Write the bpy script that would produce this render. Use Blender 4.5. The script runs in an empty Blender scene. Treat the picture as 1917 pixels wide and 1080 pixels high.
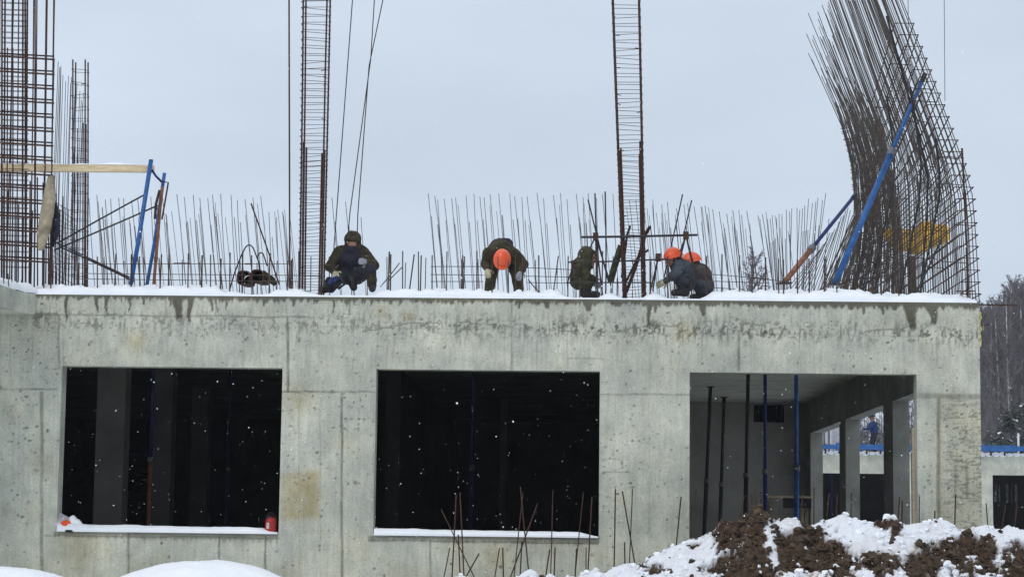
import bpy, math, random
import numpy as np
from mathutils import Vector, Matrix, noise
SC = bpy.context.scene
COL = SC.collection
# ---------------------------------------------------------------- camera
F_PX, PITCH, YAW, ROLL = 3949.4, 0.1122, -0.0282, 0.0121
CAM = Vector((0.0, -27.6, 1.6))
fw = Vector((math.sin(YAW)*math.cos(PITCH), math.cos(YAW)*math.cos(PITCH), math.sin(PITCH)))
rt0 = Vector((math.cos(YAW), -math.sin(YAW), 0)); up0 = rt0.cross(fw)
RT = rt0*math.cos(ROLL) + up0*math.sin(ROLL)
UP = -rt0*math.sin(ROLL) + up0*math.cos(ROLL)
cd = bpy.data.cameras.new("camera"); cam = bpy.data.objects.new("camera", cd); COL.objects.link(cam)
cd.sensor_width = 36; cd.lens = F_PX/1917*36; cd.clip_start = 0.2; cd.clip_end = 3000
cam.matrix_world = Matrix(((RT.x, UP.x, -fw.x, CAM.x), (RT.y, UP.y, -fw.y, CAM.y), (RT.z, UP.z, -fw.z, CAM.z), (0, 0, 0, 1)))
SC.camera = cam

def at(px, py, Y):                       # point on the vertical plane y=Y seen at photo pixel (px,py)
    d = fw*F_PX + RT*(px-958.5) - UP*(py-540)
    return CAM + d*((Y-CAM.y)/d.y)
def atz(px, py, z):                      # same on a horizontal plane
    d = fw*F_PX + RT*(px-958.5) - UP*(py-540)
    return CAM + d*((z-CAM.z)/d.z)
# ---------------------------------------------------------------- light
W = bpy.data.worlds.new("World"); SC.world = W; W.use_nodes = True
nt = W.node_tree; N = nt.nodes; L = nt.links
bg = N["Background"]; bg.inputs[1].default_value = 0.1
sky = N.new("ShaderNodeTexSky"); sky.sky_type = 'NISHITA'; sky.sun_disc = False
sky.sun_elevation = math.radians(42); sky.sun_rotation = math.radians(215)
tc = N.new("ShaderNodeTexCoord"); sp = N.new("ShaderNodeSeparateXYZ"); L.new(tc.outputs["Generated"], sp.inputs[0])
ramp = N.new("ShaderNodeValToRGB"); L.new(sp.outputs[2], ramp.inputs[0])
els = ramp.color_ramp.elements
els[0].position = 0.0; els[0].color = (.535, .61, .70, 1)
els[1].position = 1.0; els[1].color = (.86, .91, .97, 1)
e = els.new(0.10); e.color = (.515, .595, .695, 1)
e = els.new(0.26); e.color = (.56, .635, .735, 1)
mp = N.new("ShaderNodeMapping"); mp.inputs["Scale"].default_value = (2.2, 2.2, 6.5); L.new(tc.outputs["Generated"], mp.inputs[0])
nz = N.new("ShaderNodeTexNoise"); nz.inputs["Scale"].default_value = 1.7; nz.inputs["Detail"].default_value = 4; nz.inputs["Roughness"].default_value = .45
L.new(mp.outputs[0], nz.inputs[0])
mr = N.new("ShaderNodeMapRange"); mr.inputs[1].default_value = .3; mr.inputs[2].default_value = .7; mr.inputs[3].default_value = 9.0; mr.inputs[4].default_value = 10.9
L.new(nz.outputs[0], mr.inputs[0])
vm = N.new("ShaderNodeVectorMath"); vm.operation = 'SCALE'; L.new(ramp.outputs[0], vm.inputs[0]); L.new(mr.outputs[0], vm.inputs["Scale"])
mx = N.new("ShaderNodeMix"); mx.data_type = 'RGBA'; mx.inputs[0].default_value = .93
L.new(sky.outputs[0], mx.inputs[6]); L.new(vm.outputs[0], mx.inputs[7]); L.new(mx.outputs[2], bg.inputs[0])
sd = bpy.data.lights.new("sun", 'SUN'); sd.energy = .7; sd.angle = math.radians(25); sd.color = (1, .96, .9)
sun = bpy.data.objects.new("sun", sd); COL.objects.link(sun); sun.location = (-10, -20, 30)
sun.rotation_euler = (math.radians(48), 0, math.radians(-35))
SC.view_settings.view_transform = 'Standard'; SC.view_settings.look = 'None'; SC.view_settings.exposure = 0.27; SC.view_settings.gamma = 1
SC.cycles.max_bounces = 7; SC.cycles.diffuse_bounces = 5
random.seed(7); RNG = np.random.RandomState(5)
# ---------------------------------------------------------------- materials
def nmat(name, c1, c2, scale=5, rough=.8, bump=.3, bscale=None, detail=6, dist=.02, metal=0, ramp=(.35, .65), stretch=None, c3=None, spec=.3):
    m = bpy.data.materials.new(name); m.use_nodes = True; nt = m.node_tree; N = nt.nodes; L = nt.links
    b = N["Principled BSDF"]; b.inputs["Roughness"].default_value = rough; b.inputs["Metallic"].default_value = metal
    b.inputs["Specular IOR Level"].default_value = spec
    tc = N.new("ShaderNodeTexCoord"); src = tc.outputs["Object"]
    g = N.new("ShaderNodeNewGeometry"); src = g.outputs["Position"]
    if stretch:
        mp = N.new("ShaderNodeMapping"); mp.inputs["Scale"].default_value = stretch; L.new(src, mp.inputs[0]); src = mp.outputs[0]
    n = N.new("ShaderNodeTexNoise"); n.inputs["Scale"].default_value = scale; n.inputs["Detail"].default_value = detail; n.inputs["Roughness"].default_value = .6
    L.new(src, n.inputs[0])
    r = N.new("ShaderNodeValToRGB"); r.color_ramp.elements[0].position = ramp[0]; r.color_ramp.elements[1].position = ramp[1]
    r.color_ramp.elements[0].color = (*c1, 1); r.color_ramp.elements[1].color = (*c2, 1)
    if c3:
        e = r.color_ramp.elements.new((ramp[0]+ramp[1])/2); e.color = (*c3, 1)
    L.new(n.outputs[0], r.inputs[0]); L.new(r.outputs[0], b.inputs["Base Color"])
    if bump:
        n2 = N.new("ShaderNodeTexNoise"); n2.inputs["Scale"].default_value = bscale or scale*4; n2.inputs["Detail"].default_value = 5
        L.new(src, n2.inputs[0])
        bp = N.new("ShaderNodeBump"); bp.inputs["Strength"].default_value = bump; bp.inputs["Distance"].default_value = dist
        L.new(n2.outputs[0], bp.inputs["Height"]); L.new(bp.outputs[0], b.inputs["Normal"])
    return m
M = {}
M['snow'] = nmat('snow', (.80, .83, .88), (.88, .90, .93), 3, .65, .5, 14, dist=.03)
M['ground_snow'] = nmat('ground_snow', (.74, .77, .82), (.86, .88, .92), .4, .7, .6, 1.2, dist=.1)
M['rust'] = nmat('rusty_steel', (.030, .018, .015), (.085, .040, .028), 18, .85, .3, 60, dist=.003)
M['rust2'] = nmat('weathered_steel', (.045, .038, .034), (.10, .082, .068), 18, .8, .2, 60, dist=.003)
M['rustbright'] = nmat('orange_rust', (.16, .065, .035), (.28, .13, .08), 14, .85, .2, 60, dist=.003)
M['darksteel'] = nmat('dark_steel', (.018, .018, .022), (.04, .036, .036), 14, .6, .15, 50, dist=.003)
M['dullbar'] = nmat('grey_and_hazed_steel', (.10, .105, .12), (.19, .195, .215), 10, .6, .1, 50, dist=.003, metal=.3)  # plain grey parts; also holds the distance haze painted into the far bars
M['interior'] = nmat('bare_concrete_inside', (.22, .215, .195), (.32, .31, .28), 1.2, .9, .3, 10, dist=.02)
M['dark_interior'] = nmat('shaded_concrete_inside', (.045, .045, .045), (.075, .075, .075), 1.2, .9, .3, 10, dist=.02)  # inside concrete with the gloom of the deep rooms put into its colour
M['shaded_wall'] = nmat('shaded_cast_concrete', (.20, .20, .18), (.31, .31, .28), 2.2, .85, .35, 14, dist=.01)  # end wall concrete, darkened to paint in the shade of its inner face
M['blue'] = nmat('blue_paint', (.012, .07, .22), (.02, .12, .36), 9, .5, .15, 40, dist=.003, spec=.4)
M['darkblue'] = nmat('dark_blue_paint', (.012, .02, .10), (.02, .035, .16), 9, .5, .15, 40, dist=.003)
M['wood'] = nmat('raw_timber', (.52, .40, .24), (.74, .60, .40), 6, .8, .3, 30, dist=.006, stretch=(1, 6, 6))
M['oldwood'] = nmat('grey_timber', (.20, .17, .12), (.42, .36, .25), 6, .85, .4, 30, dist=.006)
M['olive'] = nmat('olive_cloth', (.022, .020, .012), (.060, .050, .026), 16, .95, .6, 22, dist=.02, c3=(.036, .028, .016))
M['olive2'] = nmat('green_brown_cloth', (.028, .030, .018), (.075, .068, .036), 12, .95, .6, 22, dist=.02, c3=(.045, .040, .022))
M['navycloth'] = nmat('navy_cloth', (.012, .013, .020), (.035, .036, .05), 12, .95, .6, 22, dist=.02)
M['greycloth'] = nmat('slate_cloth', (.030, .036, .048), (.075, .085, .10), 12, .95, .6, 22, dist=.02)
M['browncloth'] = nmat('charcoal_cloth', (.030, .026, .028), (.085, .072, .068), 10, .95, .6, 22, dist=.02)
M['bluecloth'] = nmat('blue_cloth', (.012, .03, .10), (.02, .05, .16), 12, .9, .4, 22, dist=.02)
M['skin'] = nmat('skin', (.22, .10, .07), (.32, .15, .11), 14, .55, .1, 60, dist=.002)
M['boot'] = nmat('black_rubber', (.010, .009, .009), (.025, .022, .02), 20, .6, .2, 60, dist=.003)
M['helmet'] = nmat('orange_plastic', (.72, .085, .02), (.82, .11, .03), 8, .38, .05, 30, dist=.002, spec=.5)
M['glove'] = nmat('worn_pale_glove', (.30, .27, .18), (.50, .46, .32), 20, .9, .3, 60, dist=.004)
M['gloveg'] = nmat('grey_glove', (.16, .17, .19), (.32, .33, .36), 20, .9, .3, 60, dist=.004)
M['yellow'] = nmat('yellow_sheet', (.75, .38, .02), (.95, .55, .05), 7, .5, .7, 12, dist=.05)
M['foam'] = nmat('yellow_foam', (.5, .42, .12), (.75, .68, .30), 9, .9, .9, 25, dist=.02)
M['red'] = nmat('red_paint', (.25, .015, .012), (.40, .03, .02), 14, .5, .2, 50, dist=.003)
M['orange'] = nmat('orange_red_plastic', (.75, .07, .02), (.85, .12, .03), 10, .45, .1, 50, dist=.003)
M['poly'] = nmat('milky_sheeting', (.42, .36, .40), (.62, .58, .62), 10, .4, .6, 12, dist=.02)
M['bark'] = nmat('birch_bark', (.09, .08, .085), (.50, .47, .46), 1.3, .9, .3, 8, ramp=(.38, .5))
M['darkbark'] = nmat('dark_bark', (.06, .05, .055), (.12, .10, .11), 2, .9, .3, 8)
M['twig'] = nmat('bare_twigs', (.078, .070, .078), (.165, .15, .16), .6, .95, 0)
M['needle'] = nmat('spruce_needles', (.012, .025, .018), (.035, .055, .038), 1.5, .95, 0)
M['dusted'] = nmat('snow_on_needles', (.45, .48, .52), (.7, .72, .76), 2, .9, 0)
M['whitepost'] = nmat('white_paint', (.6, .6, .62), (.75, .76, .8), 9, .6, .1)
# concrete with painted-in stains held in a colour attribute of the wall (R wet, G brown, B dark marks)
def concrete(name, attr):
    m = bpy.data.materials.new(name); m.use_nodes = True; nt = m.node_tree; N = nt.nodes; L = nt.links
    b = N["Principled BSDF"]; b.inputs["Specular IOR Level"].default_value = .25
    g = N.new("ShaderNodeNewGeometry")
    def noi(s, d=6, st=(1, 1, 1), r=.6):
        mp = N.new("ShaderNodeMapping"); mp.inputs["Scale"].default_value = st; L.new(g.outputs["Position"], mp.inputs[0])
        n = N.new("ShaderNodeTexNoise"); n.inputs["Scale"].default_value = s; n.inputs["Detail"].default_value = d; n.inputs["Roughness"].default_value = r
        L.new(mp.outputs[0], n.inputs[0]); return n.outputs[0]
    def rmp(src, a, bb, ca, cb):
        r = N.new("ShaderNodeValToRGB"); r.color_ramp.elements[0].position = a; r.color_ramp.elements[1].position = bb
        r.color_ramp.elements[0].color = (*ca, 1); r.color_ramp.elements[1].color = (*cb, 1); L.new(src, r.inputs[0]); return r.outputs[0]
    def mixc(t, f, a, c):
        x = N.new("ShaderNodeMix"); x.data_type = 'RGBA'; x.blend_type = t
        if isinstance(f, float): x.inputs[0].default_value = f
        else: L.new(f, x.inputs[0])
        L.new(a, x.inputs[6])
        if isinstance(c, tuple): x.inputs[7].default_value = (*c, 1)
        else: L.new(c, x.inputs[7])
        return x.outputs[2]
    c = rmp(noi(.9, 8), .32, .68, (.43, .44, .395), (.66, .66, .58))
    c = mixc('MULTIPLY', .8, c, rmp(noi(2.1, 7, (1, 1, 1), .68), .36, .64, (.76, .775, .78), (1.08, 1.07, 1.0)))
    c = mixc('MULTIPLY', .85, c, rmp(noi(4.5, 8, (1, 1, .6), .7), .3, .62, (.74, .75, .73), (1.06, 1.06, 1.04)))
    c = mixc('MULTIPLY', .5, c, rmp(noi(3, 6, (9, 9, .5), .6), .35, .6, (.78, .78, .76), (1.03, 1.03, 1.03)))
    c = mixc('MULTIPLY', .85, c, rmp(noi(38, 4, (1, 1, 1), .7), .33, .5, (.68, .68, .66), (1.03, 1.03, 1.03)))
    if attr:
        a = N.new("ShaderNodeAttribute"); a.attribute_name = "dirt"
        s = N.new("ShaderNodeSeparateColor"); L.new(a.outputs["Color"], s.inputs[0])
        c = mixc('MULTIPLY', s.outputs[1], c, (.82, .68, .42))
        c = mixc('MULTIPLY', s.outputs[0], c, (.22, .205, .17))
        c = mixc('MULTIPLY', s.outputs[2], c, (.15, .145, .13))
        rr = N.new("ShaderNodeMapRange"); L.new(s.outputs[0], rr.inputs[0]); rr.inputs[3].default_value = .88; rr.inputs[4].default_value = .45
        L.new(rr.outputs[0], b.inputs["Roughness"])
    else:
        b.inputs["Roughness"].default_value = .9
    L.new(c, b.inputs["Base Color"])
    bp = N.new("ShaderNodeBump"); bp.inputs["Strength"].default_value = .5; bp.inputs["Distance"].default_value = .012
    L.new(noi(22, 8, (1, 1, 1), .65), bp.inputs["Height"]); L.new(bp.outputs[0], b.inputs["Normal"])
    return m
M['facade'] = concrete('weathered_concrete', True)
M['concrete'] = concrete('plain_concrete', False)
# ---------------------------------------------------------------- helpers
def tag(o, label=None, cat=None, group=None, kind=None):
    if label: o['label'] = label
    if cat: o['category'] = cat
    if group: o['group'] = group
    if kind: o['kind'] = kind
    return o
def empty(name, loc, label=None, cat=None, group=None):
    o = bpy.data.objects.new(name, None); COL.objects.link(o); o.location = loc; o.empty_display_size = .2
    return tag(o, label, cat, group)
class MB:
    def __init__(s): s.v = []; s.f = []; s.mi = []
    def quad(s, a, b, c, d, mi=0):
        n = len(s.v); s.v += [a, b, c, d]; s.f.append((n, n+1, n+2, n+3)); s.mi.append(mi)
    def box(s, lo, hi, mi=0, rot=None, c=None):
        n = len(s.v); P = [Vector((x, y, z)) for z in (lo[2], hi[2]) for y in (lo[1], hi[1]) for x in (lo[0], hi[0])]
        if rot is not None: P = [rot @ p + c for p in P]
        s.v += P
        for f in ((0, 2, 3, 1), (4, 5, 7, 6), (0, 1, 5, 4), (2, 6, 7, 3), (0, 4, 6, 2), (1, 3, 7, 5)):
            s.f.append(tuple(n+i for i in f)); s.mi.append(mi)
        return s
    def tube(s, pts, r, n=6, mi=0):
        pts = [Vector(p) for p in pts]
        if not hasattr(r, '__len__'): r = [r]*len(pts)
        base = len(s.v); ref = None
        for i, p in enumerate(pts):
            d = (pts[min(i+1, len(pts)-1)] - pts[max(i-1, 0)]).normalized()
            if ref is None:
                ref = Vector((0, 1, 0)) if abs(d.y) < .8 else Vector((1, 0, 0))
            a = d.cross(ref).normalized(); b = d.cross(a)
            for k in range(n):
                t = 2*math.pi*(k+.5)/n
                s.v.append(p + (a*math.cos(t) + b*math.sin(t))*r[i])
        for i in range(len(pts)-1):
            for k in range(n):
                k2 = (k+1) % n
                s.f.append((base+i*n+k, base+i*n+k2, base+(i+1)*n+k2, base+(i+1)*n+k)); s.mi.append(mi)
        s.f.append(tuple(base+k for k in range(n))[::-1]); s.mi.append(mi)
        s.f.append(tuple(base+(len(pts)-1)*n+k for k in range(n))); s.mi.append(mi)
        return s
    def sphere(s, c, r, nu=12, nv=8, mi=0, rot=None):
        if not hasattr(r, '__len__'): r = (r, r, r)
        n0 = len(s.v); c = Vector(c)
        for j in range(1, nv):
            ph = math.pi*j/nv
            for i in range(nu):
                th = 2*math.pi*i/nu
                p = Vector((r[0]*math.sin(ph)*math.cos(th), r[1]*math.sin(ph)*math.sin(th), r[2]*math.cos(ph)))
                s.v.append(c + (rot @ p if rot is not None else p))
        for zz in (1, -1):
            p = Vector((0, 0, zz*r[2])); s.v.append(c + (rot @ p if rot is not None else p))
        for j in range(nv-2):
            for i in range(nu):
                i2 = (i+1) % nu
                s.f.append((n0+j*nu+i, n0+(j+1)*nu+i, n0+(j+1)*nu+i2, n0+j*nu+i2)); s.mi.append(mi)
        t = n0+(nv-1)*nu
        for i in range(nu):
            i2 = (i+1) % nu
            s.f.append((t, n0+i, n0+i2)); s.mi.append(mi)
            s.f.append((t+1, n0+(nv-2)*nu+i2, n0+(nv-2)*nu+i)); s.mi.append(mi)
        return s
    def build(s, name, mats, parent=None, smooth=False, origin=None):
        if not isinstance(mats, (list, tuple)): mats = [mats]
        o3 = Vector(origin) if origin is not None else (Vector(parent.location) if parent is not None else Vector((0, 0, 0)))
        me = bpy.data.meshes.new(name); me.from_pydata([tuple(Vector(v)-o3) for v in s.v], [], s.f)
        for m in mats: me.materials.append(m)
        if len(mats) > 1: me.polygons.foreach_set("material_index", s.mi)
        if smooth: me.polygons.foreach_set("use_smooth", [True]*len(me.polygons))
        o = bpy.data.objects.new(name, me); COL.objects.link(o)
        if parent is not None: o.parent = parent
        else: o.location = o3
        return o
def copy_tree(o, parent=None):
    c = o.copy(); COL.objects.link(c)
    if parent is not None: c.parent = parent
    for ch in list(o.children): copy_tree(ch, c)
    return c
def vnoise(X, Z, scale, seed, octaves=4, gain=.55):
    out = np.zeros_like(X); amp = 1.; tot = 0.
    for o in range(octaves):
        rs = np.random.RandomState(seed*31+o); G = rs.rand(256, 256)
        u = X*scale*2**o + 1000; v = Z*scale*2**o + 1000
        i = np.floor(u).astype(int); j = np.floor(v).astype(int); fu = u-i; fv = v-j
        fu = fu*fu*(3-2*fu); fv = fv*fv*(3-2*fv); i0 = i % 256; i1 = (i+1) % 256; j0 = j % 256; j1 = (j+1) % 256
        out += amp*((G[i0, j0]*(1-fu)+G[i1, j0]*fu)*(1-fv)+(G[i0, j1]*(1-fu)+G[i1, j1]*fu)*fv); tot += amp; amp *= gain
    return out/tot
def grid_mesh(name, V, nu, nv, mat, keep=None, smooth=True, attr=None, extra=None, origin=(0, 0, 0)):
    """V: (nu*nv,3) numpy, index i*nv+j"""
    I, J = np.meshgrid(np.arange(nu-1), np.arange(nv-1), indexing='ij')
    F = np.stack([I*nv+J, (I+1)*nv+J, (I+1)*nv+J+1, I*nv+J+1], -1).reshape(-1, 4)
    if keep is not None: F = F[keep.reshape(-1)]
    nV = len(V)
    if extra:
        ev = np.array([tuple(v) for v in extra.v], float).reshape(-1, 3)
        V = np.vstack([V, ev]); F = np.vstack([F, np.array(extra.f, int)+nV])
    V = V - np.array(origin)
    me = bpy.data.meshes.new(name)
    me.vertices.add(len(V)); me.vertices.foreach_set("co", V.astype(np.float32).ravel())
    me.loops.add(F.size); me.loops.foreach_set("vertex_index", F.astype(np.int32).ravel())
    me.polygons.add(len(F)); me.polygons.foreach_set("loop_start", np.arange(0, F.size, 4, dtype=np.int32))
    me.update(calc_edges=True)
    if attr is not None:
        a = np.zeros((len(V), 4), np.float32); a[:, 3] = 1; a[:nV, :attr.shape[1]] = attr
        ca = me.color_attributes.new("dirt", 'FLOAT_COLOR', 'POINT'); ca.data.foreach_set("color", a.ravel())
    me.polygons.foreach_set("use_smooth", np.full(len(F), smooth))
    me.materials.append(mat)
    me.validate()
    o = bpy.data.objects.new(name, me); COL.objects.link(o); o.location = origin
    return o
# ---------------------------------------------------------------- measures (m)
ZR, ZL, ZS = 4.577, 3.632, 1.478          # roof edge, lintel, sill
T = .257; XI, XO = 5.081, 5.338
WIN = [(-6.70, -3.785), (-2.548, .388), (1.561, 4.514)]
XL = -7.09; ZC = 4.32                      # ceiling
GZ = 0.0
# ---------------------------------------------------------------- ground
def ground():
    xs = np.concatenate([np.linspace(-1500, -40, 12), np.linspace(-30, 30, 121), np.linspace(40, 1500, 12)])
    ys = np.concatenate([np.linspace(-300, -34, 6), np.linspace(-30, 30, 121), np.linspace(40, 140, 12), np.linspace(160, 2500, 12)])
    X, Y = np.meshgrid(xs, ys, indexing='ij')
    Z = (vnoise(X, Y, .25, 3, 4)-.5)*.35*(np.abs(X) < 32)*(np.abs(Y) < 32)
    Z -= .25*(Y > -.5)*(Y < 30)*(X < 6)
    return tag(grid_mesh('ground', np.stack([X, Y, Z], -1).reshape(-1, 3), len(xs), len(ys), M['ground_snow']), kind='structure')
ground()
# ---------------------------------------------------------------- the concrete building
B = empty('concrete_building', (0, 0, 0), 'unfinished grey concrete building with three large dark openings and a snowy flat roof edge', 'building')
def seg(points, step):
    out = []
    for a, b in zip(points[:-1], points[1:]):
        n = max(1, int(round((b-a)/step))); out += list(np.linspace(a, b, n, endpoint=False))
    return np.array(out+[points[-1]])
def facade():
    xs = seg([-8.6]+[v for w in WIN for v in w]+[XO], .0145); zs = seg([.75, ZS, ZL, ZR], .0145)
    X, Z = np.meshgrid(xs, zs, indexing='ij')
    # photo pixels of each point: used only to place marks measured on the wall
    vx = X-CAM.x; vy = -CAM.y; vz = Z-CAM.z
    dz = vx*fw.x+vy*fw.y+vz*fw.z
    U = 958.5+F_PX*(vx*RT.x+vy*RT.y+vz*RT.z)/dz; V = 540-F_PX*(vx*UP.x+vy*UP.y+vz*UP.z)/dz
    n1 = vnoise(X, Z, 3, 11, 5); n2 = vnoise(X, Z, 14, 12, 4); n3 = vnoise(X*6, Z, 6, 13, 4); n4 = vnoise(X, Z, 30, 14, 3); n5 = vnoise(X, Z*7, 5, 15, 4)
    top = 552+.0118*(U-66)                     # roof line
    R = np.zeros_like(X); G = np.zeros_like(X); Bc = np.zeros_like(X)
    sm = lambda a, b, t: np.clip((t-a)/(b-a), 0, 1)**2*(3-2*np.clip((t-a)/(b-a), 0, 1))
    # wet band right under the edge
    R = np.maximum(R, (1-sm(3, 9, V-top+9*(n3-.5)*2+1))*.95)
    drips = [(124,600,5),(182,586,6),(200,590,6),(241,584,4),(317,574,4),(333,603,15),(355,606,9),(397,584,6),(408,588,3),(424,582,3),(495,574,5),(549,575,6),(624,589,4),(651,576,4),(695,574,5),
             (886,569,7),(970,579,6),(1024,579,10),(1058,571,11),(1104,583,15),(1215,613,8),(1229,586,7),(1318,591,12),(1510,578,4),(1592,581,10),(1616,589,7),(1636,579,4),(1652,589,6),(1672,581,11),(1706,621,19),(1746,611,16),(780,566,8),(838,564,10),(1160,572,5),(1440,571,5),(1470,573,6),(270,572,5),(590,570,4)]
    rs = np.random.RandomState(3)
    for x, yb, w in drips:
        t = np.clip((V-top)/(yb-top), 0, 1.2); c = x+(n1-.5)*5+2*np.sin(V*.12+x)
        ww = w*1.15*(.85-.45*t+.6*np.exp(-t*7))*(.8+.5*n2)
        m = (1-sm(.75, 1.25, np.abs(U-c)/np.maximum(ww*.6, .6)))*(1-sm(.85, 1.05, t+.25*(n2-.5)))
        R = np.maximum(R, m*(.86+.2*n1))
    # seams between pours (x, y0, y1, width)
    for x, a, b, w, s in [(110,590,690,2,.5),(118,600,690,1.2,.35),(539,592,735,2.4,.7),(640,735,1090,2.2,.65),(958,560,695,1.6,.45),(1383,618,695,2.4,.6),(1757,742,985,3.2,.6),(411,1003,1090,2,.6),(497,1003,1090,2.2,.7),(240,1000,1090,2.2,.6),(78,732,1090,3,.55),
                       (806,1010,1090,1.8,.5),(655,560,590,2.5,.6),(310,558,585,1.5,.4),(122,556,585,2,.4),(1005,572,700,1,.3),(1155,620,690,1,.25),(700,735,990,1.3,.3),(1712,742,960,1.2,.3),(1062,600,690,1.,.3),(1525,575,690,1,.25),(1625,590,690,1,.25),(456,600,690,1.1,.3),(20,600,730,1.2,.25),(60,600,730,1,.25),(600,740,1080,1,.25),(560,750,1080,1,.2),(1215,750,1000,1,.2)]:
        m = (1-sm(.5, 1.6, np.abs(U-x-1.5*(n1-.5)*2)/w))*(V > a)*(V < b)*(.45+.9*n2)
        Bc = np.maximum(Bc, m*s)
    for y, a, b, w, s in [(728,0,106,1.8,.55),(733,527,702,1.8,.6),(738,1124,1292,1.6,.45),(741,1716,1836,5,.5),(588,60,590,1.6,.6),(612,600,1000,1.2,.3),(1002,80,524,1.2,.5),(1011,690,1120,1.5,.6),(884,1128,1180,1,.5),(860,1128,1175,1,.4),(670,1060,1130,1,.4),(622,1100,1716,1.4,.25),(690,110,530,1,.2)]:
        m = (1-sm(.5, 1.6, np.abs(V-y-.012*(U-a)-2.5*(n1-.5)*2)/w))*(U > a)*(U < b)*(.3+1.1*n2)
        Bc = np.maximum(Bc, m*s)
    # rough honeycombed band below the roof slab
    band = np.exp(-((V-(598+.016*(U-66)))/20.)**2)*(.35+.65*vnoise(X, Z*0, .8, 21, 2))
    Bc = np.maximum(Bc, band*sm(.55, .64, n2*.5+n4*.5)*1.0*(U > 60))
    Bc = np.maximum(Bc, band*sm(.57, .68, n3)*.75*(U > 60))
    # irregular crack line of the cold joint
    cr = 612+10*np.sin(U*.013)+16*(vnoise(X, Z*0, 2.2, 22, 4)-.5)
    Bc = np.maximum(Bc, (1-sm(.6, 1.8, np.abs(V-cr)/1.1))*(U > 600)*(U < 1716)*(n1 > .47)*.6)
    # pocks
    for k in range(700):
        x = rs.uniform(-8.4, XO); z = rs.uniform(.8, 4.4); r = rs.uniform(.005, .017)*(1.8 if rs.rand() < .05 else 1)
        i0, i1 = np.searchsorted(xs, [x-.12, x+.12]); j0, j1 = np.searchsorted(zs, [z-.12, z+.12])
        d = np.hypot(X[i0:i1, j0:j1]-x, (Z[i0:i1, j0:j1]-z)*rs.uniform(.7, 1.3))/r
        Bc[i0:i1, j0:j1] = np.maximum(Bc[i0:i1, j0:j1], (1-sm(.5, 1.5, d))*rs.uniform(.3, .9))
    for cx, cy, sx, sy, n in [(50, 790, 35, 60, 50), (660, 780, 22, 40, 45), (740, 620, 60, 30, 60), (1790, 820, 40, 90, 110), (1150, 900, 20, 60, 40), (60, 640, 50, 40, 50), (1250, 610, 120, 20, 60), (1500, 625, 150, 20, 60), (570, 830, 40, 90, 40), (400, 620, 120, 12, 60), (1200, 800, 60, 100, 40), (30, 900, 30, 90, 40)]:
        for k in range(n):
            p = at(rs.normal(cx, sx), rs.normal(cy, sy), 0); r = rs.uniform(.006, .017)
            i0, i1 = np.searchsorted(xs, [p.x-.06, p.x+.06]); j0, j1 = np.searchsorted(zs, [p.z-.06, p.z+.06])
            if i1 <= i0 or j1 <= j0: continue
            d = np.hypot((X[i0:i1, j0:j1]-p.x)*rs.uniform(.5, 1.5), Z[i0:i1, j0:j1]-p.z)/r
            Bc[i0:i1, j0:j1] = np.maximum(Bc[i0:i1, j0:j1], (1-sm(.5, 1.4, d))*rs.uniform(.35, .85))
    # scratched, board-marked right-hand pier and left foot
    zone = sm(1725, 1800, U+30*(n1-.5))*sm(720, 790, V+30*(n1-.5))
    Bc = np.maximum(Bc, zone*sm(.54, .60, vnoise(X, Z*5, 9, 16, 5, .7))*.5); G = np.maximum(G, zone*(.05+.45*n1))
    G = np.maximum(G, .45*sm(1750, 1757, U)*(1-sm(1759, 1768, U))*sm(735, 745, V))
    for x in (1789, 1810):
        R = np.maximum(R, (1-sm(.5, 1.5, np.abs(U-x)/3))*(V > 868)*(V < 932)*.45)
    # faint yellow-brown tint spread over piers and lower wall
    G = np.maximum(G, sm(.48, .75, n1)*.22*(.4+.6*sm(690, 760, V)))
    yb = sm(523, 530, U)*(1-sm(590, 606, U+14*(n2-.5)))*sm(874, 890, V+16*(n1-.5))*(1-sm(962, 982, V+22*(n1-.5)))
    G = np.maximum(G, yb*(.72+.5*(n1-.5)+.6*(n2-.5)).clip(0, 1)); 
    for cx, cy, r in [(715, 585, 14), (765, 592, 12), (255, 640, 22), (150, 1030, 45), (560, 745, 28), (1345, 812, 10), (930, 1040, 30), (1280, 620, 20)]:
        G = np.maximum(G, np.exp(-((U-cx)**2+(V-cy)**2)/r**2)*.55*(.5+n2))
    # darker streaks below the left slab, fading downwards, and wet sill edges
    R = np.maximum(R, (U < 110)*(V > 585)*np.exp(-(V-585)/42.)*(.35+.5*(n3-.3)))
    for a, b, y0 in [(690, 1122, 1002), (100, 520, 996)]:
        R = np.maximum(R, (U > a)*(U < b)*(V > y0)*(1-sm(2, 12, V-(y0+.02*(U-a))+16*(n3-.55)))*.6)
    R = np.maximum(R, sm(.62, .8, n3)*.22*(V < 700))
    relief = -.006*Bc + (vnoise(X, Z, .9, 31, 3)-.5)*.008
    relief[:, -1] = 0
    Vt = np.stack([X, relief*-1, Z], -1).reshape(-1, 3)
    keep = np.ones((len(xs)-1, len(zs)-1), bool); xc = (xs[:-1]+xs[1:])/2; zc = (zs[:-1]+zs[1:])/2
    for a, b in WIN: keep[np.ix_((xc > a) & (xc < b), (zc > ZS) & (zc < ZL))] = False
    ex = MB(); f = -.001
    for a, b in WIN:
        ex.quad((a, f, ZS), (a, T, ZS), (a, T, ZL), (a, f, ZL)); ex.quad((b, T, ZS), (b, f, ZS), (b, f, ZL), (b, T, ZL))
        ex.quad((a, f, ZL), (a, T, ZL), (b, T, ZL), (b, f, ZL)); ex.quad((a, T, ZS), (a, f, ZS), (b, f, ZS), (b, T, ZS))
    cuts = [-14]+[v for w in WIN for v in w]+[XO]
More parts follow.
